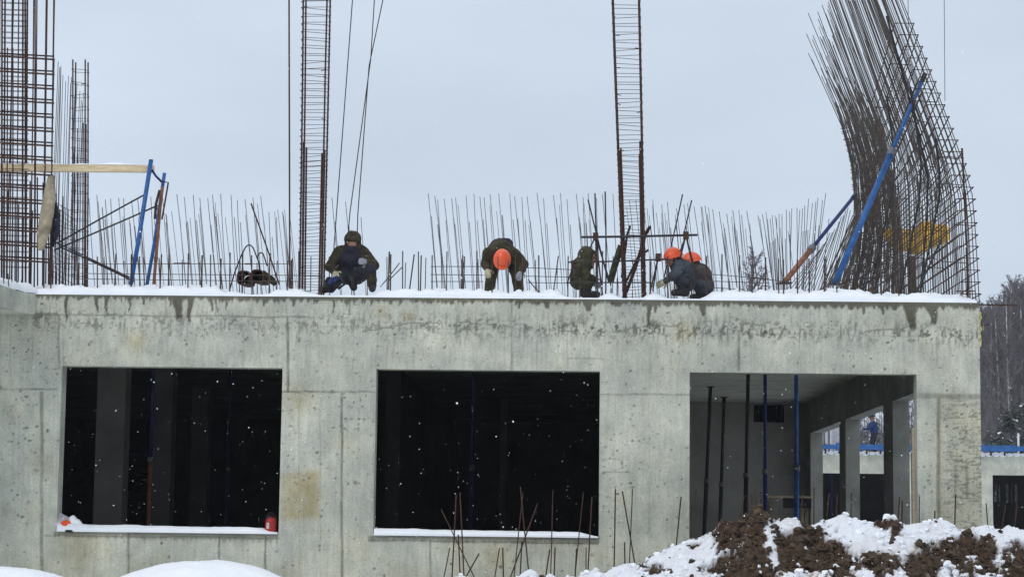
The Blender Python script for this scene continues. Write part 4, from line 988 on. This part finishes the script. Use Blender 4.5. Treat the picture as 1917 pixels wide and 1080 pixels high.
# ---------------------------------------------------------------- the heap of earth and snow
def heap():
    sky_ = [(820,1120),(850,1075),(862,1065),(880,1070),(906,1078),(960,1078),(975,1060),(992,1051),(1004,1056),(1012,1072),(1030,1060),(1048,1073),(1066,1062),(1080,1066),(1096,1060),(1112,1052),(1130,1062),(1150,1050),(1169,1042),(1190,1046),(1209,1036),(1240,1022),(1258,1012),(1272,1008),(1290,1000),(1310,996),(1326,988),(1338,982),(1344,966),(1352,958),(1372,962),(1392,958),(1402,944),(1418,937),(1434,942),(1440,962),(1452,954),(1461,966),(1474,957),(1495,961),(1502,978),(1520,974),(1540,966),(1560,962),(1570,955),(1579,951),(1590,958),(1612,962),(1644,965),(1654,957),(1668,952),(1684,960),(1695,971),(1716,969),(1740,965),(1758,961),(1778,966),(1792,978),(1812,981),(1828,976),(1846,971),(1858,980),(1876,979),(1886,970),(1896,976),(1917,982),(1960,978),(2040,990),(2140,1010)]
    YC = -2.4; P = [at(x, y, YC) for x, y in sky_]; px_ = [p.x for p in P]; pz_ = [p.z for p in P]
    xs = np.arange(-1.7, 8.6, .022); ys = np.concatenate([np.arange(-6.2, -4.2, .08), np.arange(-4.2, -2.2, .02), np.arange(-2.2, -.45, .07)])
    X, Y = np.meshgrid(xs, ys, indexing='ij')
    wob = (vnoise(X, Y*0, 1.3, 71, 3)-.5)*.5
    C = np.interp(X, px_, pz_)
    Cs = np.interp(X, px_, np.convolve(np.interp(np.array(px_), px_, pz_), np.ones(5)/5, 'same')); Cs[(X < -1.2) | (X > 8)] = C[(X < -1.2) | (X > 8)]
    dd = Y-(YC)
    fr = np.clip(-dd/3.7, 0, 1); bk = np.clip(dd/1.9, 0, 1)
    prof = np.where(dd < 0, 1-fr**.9*(1.0), 1-bk**1.3*.75)
    w = np.exp(-(dd/.22)**2)
    H = (C*w+Cs*(1-w))*prof
    n1 = vnoise(X, Y, 1.6, 72, 5, .6); n2 = vnoise(X, Y, 6, 73, 4, .6); n3 = vnoise(X, Y, 22, 74, 3, .65); rid = 1-np.abs(vnoise(X, Y, 3.2, 75, 4, .6)-.5)*2
    # photo pixel of every vertex, for the patches where bare earth shows
    vx = X-CAM.x; vy = Y-CAM.y; vz = H-CAM.z; dz = vx*fw.x+vy*fw.y+vz*fw.z
    U = 958.5+F_PX*(vx*RT.x+vy*RT.y+vz*RT.z)/dz; V = 540-F_PX*(vx*UP.x+vy*UP.y+vz*UP.z)/dz
    sm = lambda a, b, t: np.clip((t-a)/(b-a), 0, 1)
    E_ = np.zeros_like(X)
    for cx, cy, rx, ry, s in [(1412,985,74,52,1.35),(1468,1030,104,46,1.3),(1350,985,16,14,.8),(1375,1055,60,30,.7),(1560,1050,55,38,1.0),(1515,995,40,14,.8),(1664,972,22,14,1.1),(1650,1045,38,26,.95),(1728,1050,34,40,1.0),(1795,1010,45,26,.95),(1845,1018,18,22,1.2),(1830,1050,50,18,.7),(1905,1050,26,40,1.1),(1300,1012,14,8,.5),(1225,1050,18,10,.45),(1205,1040,12,6,.5),(1590,974,8,6,.6),(1260,1060,26,12,.3),(1760,978,6,3,.4),(2000,1040,80,40,.9),(1420,1120,200,40,.6)]:
        E_ = np.maximum(E_, s*np.exp(-(((U-cx)/rx)**2+((V-cy)/ry)**2)**1.4*.7))
    snowy = np.clip(.95-E_*1.15+(n2-.5)*1.2+(n3-.5)*1.1+(n1-.5)*.4, 0, 1)
    for cx, cy, rx, ry in [(1475,972,28,12),(1440,985,9,16),(1443,1015,9,11),(1448,1043,8,12),(1620,990,50,22),(1758,985,34,16)]:
        snowy = np.maximum(snowy, sm(.2, .6, 1.25*np.exp(-((U-cx)/rx)**2-((V-cy)/ry)**2)+(n2-.5)))
    earth = 1-sm(.36, .56, snowy)
    amp = np.clip(-dd*3+.35, .25, 1)*np.clip(prof*3, 0, 1)
    H = H+amp*((n1-.5)*.24+(n2-.5)*.18*(.7+earth)+(n3-.5)*(.05+.11*earth)+(rid-.6)*(.04+.12*earth)) + .03*(1-earth)*sm(0, .3, prof)
    H = H*sm(-1.7, -1.35, X)*(1-sm(8.2, 8.58, X)) - .1
    edge = sm(-6.2, -5.6, Y); H = H*edge-.15*(1-edge)
    Yj = Y+earth*(n3-.5)*.12
    tint = sm(.5, .75, n2)*.6*np.exp(-((snowy-.55)/.12)**2)+.35*sm(.50, .8, vnoise(X, Y, 3, 77, 4))
    o = grid_mesh('earth_and_snow_heap', np.stack([X, Yj, H], -1).reshape(-1, 3), len(xs), len(ys), M['heap'], attr=np.stack([earth, tint, n3], -1).reshape(-1, 3), origin=(4, -2.4, 0))
    tag(o, 'broad ragged heap of brown earth and dirty snow in front of the right opening', 'heap')
    return xs, ys, H, earth
def heap_mat():
    m = bpy.data.materials.new('earth_and_snow'); m.use_nodes = True; nt = m.node_tree; N = nt.nodes; L = nt.links; b = N["Principled BSDF"]
    a = N.new("ShaderNodeAttribute"); a.attribute_name = "dirt"; s = N.new("ShaderNodeSeparateColor"); L.new(a.outputs["Color"], s.inputs[0])
    g = N.new("ShaderNodeNewGeometry"); n = N.new("ShaderNodeTexNoise"); n.inputs["Scale"].default_value = 9; n.inputs["Detail"].default_value = 9; n.inputs["Roughness"].default_value = .75; L.new(g.outputs["Position"], n.inputs[0])
    r = N.new("ShaderNodeValToRGB"); r.color_ramp.elements[0].position = .35; r.color_ramp.elements[1].position = .68; r.color_ramp.elements[0].color = (.030, .016, .010, 1); r.color_ramp.elements[1].color = (.115, .075, .048, 1); L.new(n.outputs[0], r.inputs[0])
    x1 = N.new("ShaderNodeMix"); x1.data_type = 'RGBA'; L.new(s.outputs[1], x1.inputs[0]); x1.inputs[6].default_value = (.78, .80, .85, 1); x1.inputs[7].default_value = (.42, .33, .25, 1)
    x2 = N.new("ShaderNodeMix"); x2.data_type = 'RGBA'; L.new(s.outputs[0], x2.inputs[0]); L.new(x1.outputs[2], x2.inputs[6]); L.new(r.outputs[0], x2.inputs[7]); L.new(x2.outputs[2], b.inputs["Base Color"])
    b.inputs["Roughness"].default_value = .85; b.inputs["Specular IOR Level"].default_value = .2
    n2 = N.new("ShaderNodeTexNoise"); n2.inputs["Scale"].default_value = 26; n2.inputs["Detail"].default_value = 6; L.new(g.outputs["Position"], n2.inputs[0])
    bp = N.new("ShaderNodeBump"); bp.inputs["Strength"].default_value = .8; bp.inputs["Distance"].default_value = .04; L.new(n2.outputs[0], bp.inputs["Height"]); L.new(bp.outputs[0], b.inputs["Normal"])
    return m
M['heap'] = heap_mat()
M['clod'] = nmat('wet_clods', (.024, .015, .010), (.10, .066, .042), 12, .85, .5, 40, dist=.01)
hx, hy, HH, EE = heap()
def clods(name, mat, cnt, want, r0, r1, label, cat, seed, sink=.35):
    rs = np.random.RandomState(seed); mb = MB(); done = 0; tries = 0
    while done < cnt and tries < 60000:
        tries += 1; i = rs.randint(10, len(hx)-10); j = rs.randint(20, len(hy)-6)
        if hy[j] < -5 or HH[i, j] < .5 or not want(EE[i, j], rs): continue
        r = r0+(r1-r0)*rs.rand()**3; c = Vector((hx[i], hy[j], HH[i, j]+r*(1-sink*2)*.5)); base = len(mb.v)
        mb.sphere(c, (r*rs.uniform(.8, 1.3), r*rs.uniform(.8, 1.3), r*rs.uniform(.6, 1.)), 7, 5)
        for k in range(base, len(mb.v)): mb.v[k] = c+(mb.v[k]-c)*rs.uniform(.55, 1.35)
        done += 1
    tag(mb.build(name, mat, smooth=False), label, cat, kind='stuff')
clods('earth_clods', M['clod'], 4200, lambda e, r: e > .5 or r.rand() < .03, .006, .055, 'crumbly brown clods scattered over the heap', 'earth', 5)
clods('snow_lumps', M['snow'], 2200, lambda e, r: e < .5 or r.rand() < .2, .006, .05, 'broken snow lumps scattered over the heap', 'snow', 6)
# smooth mounds of snow at the bottom left
def mound(cx, top, wl, wr, Y, label, hf):
    c = at(cx, top, Y); xa = at(cx-wl, 1079, Y).x; xb = at(cx+wr, 1079, Y).x; hz = c.z-at(cx, 1079, Y).z
    rx0 = (c.x-xa); rx1 = (xb-c.x); xs = np.linspace(c.x-rx0*2.4, c.x+rx1*2.4, 90); ys = np.linspace(Y-2.2, Y+2.0, 60)
    X, Yg = np.meshgrid(xs, ys, indexing='ij')
    rx = np.where(X < c.x, rx0, rx1); t = ((X-c.x)/rx)**2*hz/c.z+((Yg-Y)/2.0)**2
    Z = c.z*np.clip(1-t, -.1, 1)**1+ ((vnoise(X, Yg, 2.2, 81, 3)-.5)*.07+(vnoise(X, Yg, 9, 82, 4)-.5)*.022)*(.5+hf)
    Z = np.where(t > 1.02, -.15, Z)
    tag(grid_mesh('snow_mound', np.stack([X, Yg, Z], -1).reshape(-1, 3), 90, 60, M['snow'], origin=(c.x, Y, 0)), label, 'snow mound')
mound(395, 1047, 160, 135, -4.2, 'smooth rounded snow mound under the left opening', .5)
mound(20, 1060, 110, 95, -4.6, 'low uneven snow mound in the bottom left corner', 1.2)
# ---------------------------------------------------------------- bars standing in the ground
GR = [(826,953,864,1030),(854,927,846,1069),(861,921,867,1061),(842,1025,832,1078),(858,1000,861,1064),(897,1035,877,1070),(935,1025,928,1068),(941,1024,941,1068),(974,911,989,1052),(979,922,971,1002),(1006,942,955,1078),(977,1013,975,1070),(1035,917,1031,1069),(1029,1028,1022,1069),(1039,1024,1037,1072),
      (1092,921,1077,1076),(1108,929,1101,1069),(1079,1026,1076,1072),(1097,1024,1096,1064),(1152,915,1149,1060),(1165,919,1186,1045),(1184,915,1178,1040),(1169,1014,1170,1040),(1275,929,1268,1008),(1303,915,1297,985),(1393,930,1387,958),(1407,922,1407,945),(1414,916,1414,940),(1424,920,1425,942),(1503,925,1499,962),(1524,912,1524,968),(1552,922,1548,962),(1567,925,1566,962),(1594,922,1593,956),(1684,930,1682,962),(1689,936,1688,964),(1721,928,1721,968),(1750,955,1750,964),(1789,925,1788,972),(1846,942,1848,974),(1882,948,1876,980),(1904,942,1900,978)]
for i, (a, b, c, d) in enumerate(GR):
    Y = -1.15+random.uniform(-.25, .25); p1 = at(a, b, Y); q = at(c, d, Y); dr = (q-p1).normalized(); p0 = p1+dr*((p1.z+.05)/-dr.z)
    bar('rebar', p0, p1, .0095 if i % 3 else .0075, M['rustbar'] if 'rustbar' in M else M['rust'], 'slim rusty starter bar sticking up from the ground in front of the building', 'rebar', 'starter bars in the ground before the building', bend=.012)
# ---------------------------------------------------------------- second building, far right
YB = 50.; B2 = empty('distant_concrete_building', (14, YB, 0), 'low concrete building in the distance at the right, dark openings under a blue rail', 'building')
gx = lambda px: at(px, 880, YB).x
zt = at(1880, 852, YB).z; zl = at(1880, 889, YB).z
holes = [(gx(1500), gx(1690)), (gx(1858), gx(2010)), (gx(2070), gx(2230))]; cuts = [4.0]+[v for h in holes for v in h]+[34.]
for k in range(0, len(cuts), 2): MB().box((cuts[k], YB, -.2), (cuts[k+1], YB+.3, zl)).build('pier', M['concrete'], B2)
MB().box((4.0, YB, zl+.002), (34, YB+.3, zt)).build('lintel', M['concrete'], B2)
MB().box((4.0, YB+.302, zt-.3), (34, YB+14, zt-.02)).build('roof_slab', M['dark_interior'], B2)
m = MB()                                             # back wall, gaps let the daylight through behind the second opening
bx = [4.0]; 
for px0, px1 in [(1861, 1866), (1869, 1872), (1875, 1876), (1882, 1887), (1893, 1895), (1899, 1904), (1930, 1936), (1950, 1960)]:
    f = (14+YB+27.6)/(YB+27.6); bx += [at(px0, 880, YB+13.7).x, at(px1, 880, YB+13.7).x]
bx += [34.]; za, zb = at(1880, 941, YB+13.7).z, at(1880, 906, YB+13.7).z
for k in range(0, len(bx), 2): m.box((bx[k], YB+13.7, za), (bx[k+1], YB+13.9, zb))
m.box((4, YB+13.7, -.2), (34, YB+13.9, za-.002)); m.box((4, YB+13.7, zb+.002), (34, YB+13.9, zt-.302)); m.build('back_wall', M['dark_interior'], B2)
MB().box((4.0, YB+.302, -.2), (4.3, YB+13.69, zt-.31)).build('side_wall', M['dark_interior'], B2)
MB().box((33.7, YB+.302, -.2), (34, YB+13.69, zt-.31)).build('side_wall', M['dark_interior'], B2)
for k in range(7):
    x = 5.6+k*1.1
    if x < 12: MB().tube([(x, YB+2+k*.4, -.1), (x, YB+2+k*.4, zt-.31)], .05, 6).build('inner_prop', M['darkblue'], B2)
root = empty('roof_rail', (14, YB-.3, zt), 'long bright blue rail on short dark posts along the distant roof edge', 'rail')
zr0, zr1 = at(1880, 848, YB).z, at(1880, 834, YB).z
mb = MB(); xs = np.arange(4.2, 33, .5)
for i in range(len(xs)-1):
    w0 = .09*noise.noise(Vector((xs[i], 0, 0))*1.7); mb.box((xs[i], YB-.28, zr0+.05-w0*.8), (xs[i+1]-.003, YB-.20+w0*.3, zr1+w0))
mb.build('blue_boards', M['blue'], root)
for k in range(58): MB().box((4.3+k*.5, YB-.19, zt-.02), (4.36+k*.5, YB-.12, zr1+.45*(k % 3 == 0))).build('post', M['darksteel'] if k % 3 else M['whitepost'], root)
mb = MB(); xs = np.arange(4.05, 33.9, .25)
for i in range(len(xs)-1): mb.sphere((xs[i], YB+.05, zt+.02), (.16, .14, .06+.05*random.random()), 6, 4)
tag(mb.build('roof_snow', M['snow'], smooth=True), 'thin line of snow on the distant roof edge below the blue rail', 'snow', kind='stuff')
for k, (px, h) in enumerate([(1545,1.0),(1549,1.1),(1553,.9),(1557,1.1),(1562,1.0),(1566,1.05),(1613,.95),(1617,1.05),(1622,1.0)]):
    x = gx(px); bar('rebar', (x, YB+1.6, zt), (x, YB+1.6, zt+h+.9), .035, M['whitepost'] if k % 2 else M['dullbar'], 'upright bar glimpsed through the side openings above the distant blue rail', 'rebar', 'upright bars above the distant blue rail')
MB().box((gx(1541), YB+2.2, zt), (gx(1625), YB+2.3, zt+1.15)).build('snowy_board_stack', M['whitepost'])
o = bpy.data.objects['snowy_board_stack']; tag(o, 'pale board screen standing behind the distant blue rail', 'screen')
def pF(mb, pr, root):
    x0 = gx(1639); Y = YB+.6; v = lambda x, z, d=0.: Vector((x0+x, Y+d, zt+z))
    cap(mb, pr, v(.06,.92), .15, v(0,1.3), .17, 1)
    for s_ in (-1, 1):
        cap(mb, pr, v(.05,.88,.10*s_), .11, v(-.02,.48,.12*s_), .085, 0); cap(mb, pr, v(-.02,.48,.12*s_), .08, v(.04,.12,.12*s_), .06, 0); boot(mb, pr, v(.04,.09,.12*s_), v(-.13,.05,.12*s_))
        cap(mb, pr, v(0,1.38,.2*s_), .08, v(-.14,1.14,.24*s_), .065, 1); cap(mb, pr, v(-.14,1.14,.24*s_), .06, v(-.38,1.10,.12*s_), .045, 1); glove(root, v(-.38,1.10,.12*s_), v(-.46,1.09,.1*s_), M['gloveg'])
    h = v(-.03,1.62); cap(mb, pr, v(0,1.45), .07, h, .06, 2); lk = Vector((-1, -.2, -.3)); head(mb, pr, h, lk); eyes(root, h, lk); helmet(root, h+Vector((0, 0, .03)), (-.2, 0, 1), (-1, -.2, 0), .128, 'navycloth')
person('person in a blue jacket standing at the distant rail, glimpsed through a side opening', (gx(1639), YB+.6, zt), pF, ['navycloth', 'bluecloth', 'skin', 'boot'], voxel=.03).scale = (1, 1, .84)
# ---------------------------------------------------------------- trees far behind
def branch_tree(rs, H, nb, twr):
    trunk = MB(); crown = MB()
    bend = Vector((rs.uniform(-.4, .4), rs.uniform(-.4, .4), 0)); tp = lambda t: Vector((0, 0, H*t))+bend*math.sin(t*2.4)*H*.05
    trunk.tube([tp(t) for t in np.linspace(0, .96, 9)], [H*.0085*(1-t*.88)+.015 for t in np.linspace(0, .96, 9)], 6)
    for k in range(nb):
        t = .28+.70*(k/nb)**.8; p = tp(t); L_ = H*.20*(1-t)**.7+.6; az = rs.uniform(0, 6.28); el = rs.uniform(.5, 1.1)
        d = Vector((math.cos(az)*math.cos(el), math.sin(az)*math.cos(el), math.sin(el))); pts = [p]
        for s_ in range(4): d = (d+Vector((rs.uniform(-.2, .2), rs.uniform(-.2, .2), .16))).normalized(); pts.append(pts[-1]+d*L_/4)
        crown.tube(pts, [.05*(1-t)+.022, .035*(1-t)+.018, .02, .016, .010], 3)
        for q in range(1, 5):
            for w in range(5):
                e = (d+Vector((rs.uniform(-1, 1), rs.uniform(-1, 1), rs.uniform(-.5, .8)))).normalized(); a = pts[q].lerp(pts[q-1], rs.rand()); l2 = L_*rs.uniform(.18, .42)
                c = a+e*l2*.5+Vector((0, 0, -.04*l2)); crown.tube([a, c, a+e*l2+Vector((0, 0, -.15*l2))], [.022, .016, .008], 3)
                for w2 in range(2):
                    e2 = (e+Vector((rs.uniform(-.9, .9), rs.uniform(-.9, .9), rs.uniform(-.9, .5)))).normalized(); crown.tube([c, c+e2*l2*.5], [.015, .008], 3)
    return trunk, crown
rs = np.random.RandomState(9); protos = []
for k in range(4):
    tr_, cr_ = branch_tree(rs, 18, 46, 0)
    root = empty('birch_tree', (0, 0, 0)); tr_.build('trunk', M['bark'] if k % 2 == 0 else M['darkbark'], root); cr_.build('crown', M['twig'], root); protos.append(root)
used = set()
def place(k, x, Y, h, label, group, cat='tree', name=None):
    src = protos[k]; o = src if k not in used else copy_tree(src); used.add(k)
    o.location = (x, Y, -.2); o.rotation_euler = (random.gauss(0, .04), random.gauss(0, .075), random.uniform(0, 6.28)); o.scale = (h/18*.9, h/18*.9, h/18); tag(o, label, cat, group); return o
TL = {0: 'tall bare birch with a pale trunk in the far wood', 1: 'tall bare tree with a dark trunk in the far wood'}
tr = random.Random(12)
for k in range(64):
    u = k/64; px = 1828+u*150+tr.uniform(-4, 4); Y = 150+tr.uniform(0, 55); ytop = 602-72*min(1, max(0, (px-1835)/75))+tr.uniform(-8, 26)
    p = at(px, ytop, Y); kk = tr.randrange(4); place(kk, p.x, Y, p.z+.2, TL[kk % 2], 'bare trees at the edge of the far wood')
for k in range(46):
    x = -10+k*1.05+tr.uniform(-.5, .5); Y = 165+tr.uniform(0, 40); kk = tr.randrange(4)
    if x > 36: continue
    place(kk, x, Y, tr.uniform(14, 17.5), TL[kk % 2], 'bare trees at the edge of the far wood')
p = at(1376, 474, 120); place(1, p.x, 120, p.z+.2, 'lone bare treetop showing above the roof right of the orange helmets', None)
p = at(1838, 590, 140); q_ = place(0, at(1862, 700, 140).x, 140, at(1845, 615, 140).z, 'leaning white birch nearest to the building corner', None); q_.rotation_euler = (0, -.10, 0)
def spruce(x, Y, h, label):
    root = empty('spruce_tree', (x, Y, -.1), label, 'tree'); MB().tube([(x, Y, -.1), (x, Y, h)], [.16, .03], 6).build('trunk', M['darkbark'], root)
    cr = MB(); sn = MB(); r_ = random.Random(int(x*100))
    for k in range(int(h*9)):
        t = k/(h*9); z = .8+t*(h-.9); R_ = (1-t)*h*.20+.12
        for b in range(6):
            az = r_.uniform(0, 6.28); l = R_*r_.uniform(.35, 1.45)*(.8+.5*math.sin(z*2.3+x)); c, s_ = math.cos(az), math.sin(az); a = Vector((x, Y, z)); e = a+Vector((c*l, s_*l, -l*.38)); sd_ = Vector((-s_, c, 0))*l*.24; md_ = a.lerp(e, .55)
            tgt = sn if r_.random() < .09 else cr
            tgt.v += [a, md_+sd_, e, md_-sd_, md_+Vector((0, 0, -.06))]; n = len(tgt.v)-5
            tgt.f += [(n, n+1, n+2), (n, n+2, n+3), (n, n+4, n+2)]; tgt.mi += [0, 0, 0]
    cr.f += [tuple(i+len(cr.v) for i in f) for f in sn.f]; cr.mi += [1]*len(sn.f); cr.v += sn.v
    cr.build('crown', [M['needle'], M['dusted']], root)
for px, yt, Y, t in [(1893,712,118,'dark snow dusted spruce behind the distant blue rail, tallest of its clump'), (1872,748,112,'small dark spruce left of the tallest one behind the distant rail'), (1912,735,110,'dark spruce at the right border behind the distant rail'), (1852,775,116,'lowest dark spruce close to the building corner'), (1641,782,110,'dark spruce glimpsed through the side opening above the blue worker')]:
    p = at(px, yt, Y); spruce(p.x, Y, p.z, t)
# the wood behind as one mass
wd = MB(); rw = random.Random(3)
for k in range(900):
    Y = rw.uniform(205, 260); x = rw.uniform(-25, 95); h = 15+rw.uniform(-2, 2)+max(0, min(7, (x-39)*.5)); y2 = Vector((x, Y, 0))
    wd.tube([y2, y2+Vector((rw.uniform(-1.6, 1.6), 0, h))], [.09, .03], 3)
    for b in range(44):
        z = h*rw.uniform(.12, .95); az = rw.uniform(0, 6.28); l = rw.uniform(1.2, 3.2)*(1.15-z/h); a = y2+Vector((0, 0, z)); d = Vector((math.cos(az)*.7, math.sin(az)*.7, .75)); e = a+d*l
        wd.tube([a, e], [.045, .02], 3); wd.tube([a.lerp(e, .5), a.lerp(e, .5)+Vector((math.cos(az+1.2), math.sin(az+1.2), .7))*l*.5], [.03, .015], 3)
tag(wd.build('distant_wood', M['twig']), 'hazy mass of bare winter wood closing the view behind', 'wood', kind='stuff')
# brushwood under the trees
ub = MB()
for k in range(9000):
    Y = rw.uniform(150, 205); x = rw.uniform(-20, 80); a = Vector((x, Y, 0)); ub.tube([a, a+Vector((rw.uniform(-.7, .7), rw.uniform(-.5, .5), rw.uniform(1.5, 5)))], [.035, .015], 3)
tag(ub.build('undergrowth', M['twig']), 'low brushwood along the foot of the far wood', 'undergrowth', kind='stuff')
# ---------------------------------------------------------------- falling snow
fl = MB(); rf = random.Random(8)
for k in range(4600):
    Y = rf.uniform(-20, -.2); w = (Y+27.6)*.30; x = rf.uniform(-w, w); z = rf.uniform(.2, 1.6+(Y+27.6)*.30); r = rf.uniform(.0012, .0030)*(1.8 if rf.random() < .04 else 1); c = Vector((x, Y, z)); n = len(fl.v)
    fl.v += [c+Vector(v)*r for v in ((1, 0, 0), (-1, 0, 0), (0, 1, 0), (0, -1, 0), (0, 0, 1), (0, 0, -1))]
    for f in ((0, 2, 4), (2, 1, 4), (1, 3, 4), (3, 0, 4), (2, 0, 5), (1, 2, 5), (3, 1, 5), (0, 3, 5)): fl.f.append(tuple(n+i for i in f)); fl.mi.append(0)
tag(fl.build('falling_snow', M['snow']), 'fine snowflakes drifting in the air before the building', 'snowflakes', kind='stuff')
# ---------------------------------------------------------------- winter air
hz = bpy.data.materials.new('winter_haze'); hz.use_nodes = True; nt = hz.node_tree; nt.nodes.remove(nt.nodes["Principled BSDF"])
pv = nt.nodes.new("ShaderNodeVolumePrincipled"); pv.inputs["Color"].default_value = (.93, .95, 1, 1); pv.inputs["Density"].default_value = .0004
nt.links.new(pv.outputs[0], nt.nodes["Material Output"].inputs["Volume"])
tag(MB().box((-400, -60, -2), (400, 420, 40)).build('haze', hz), kind='stuff')
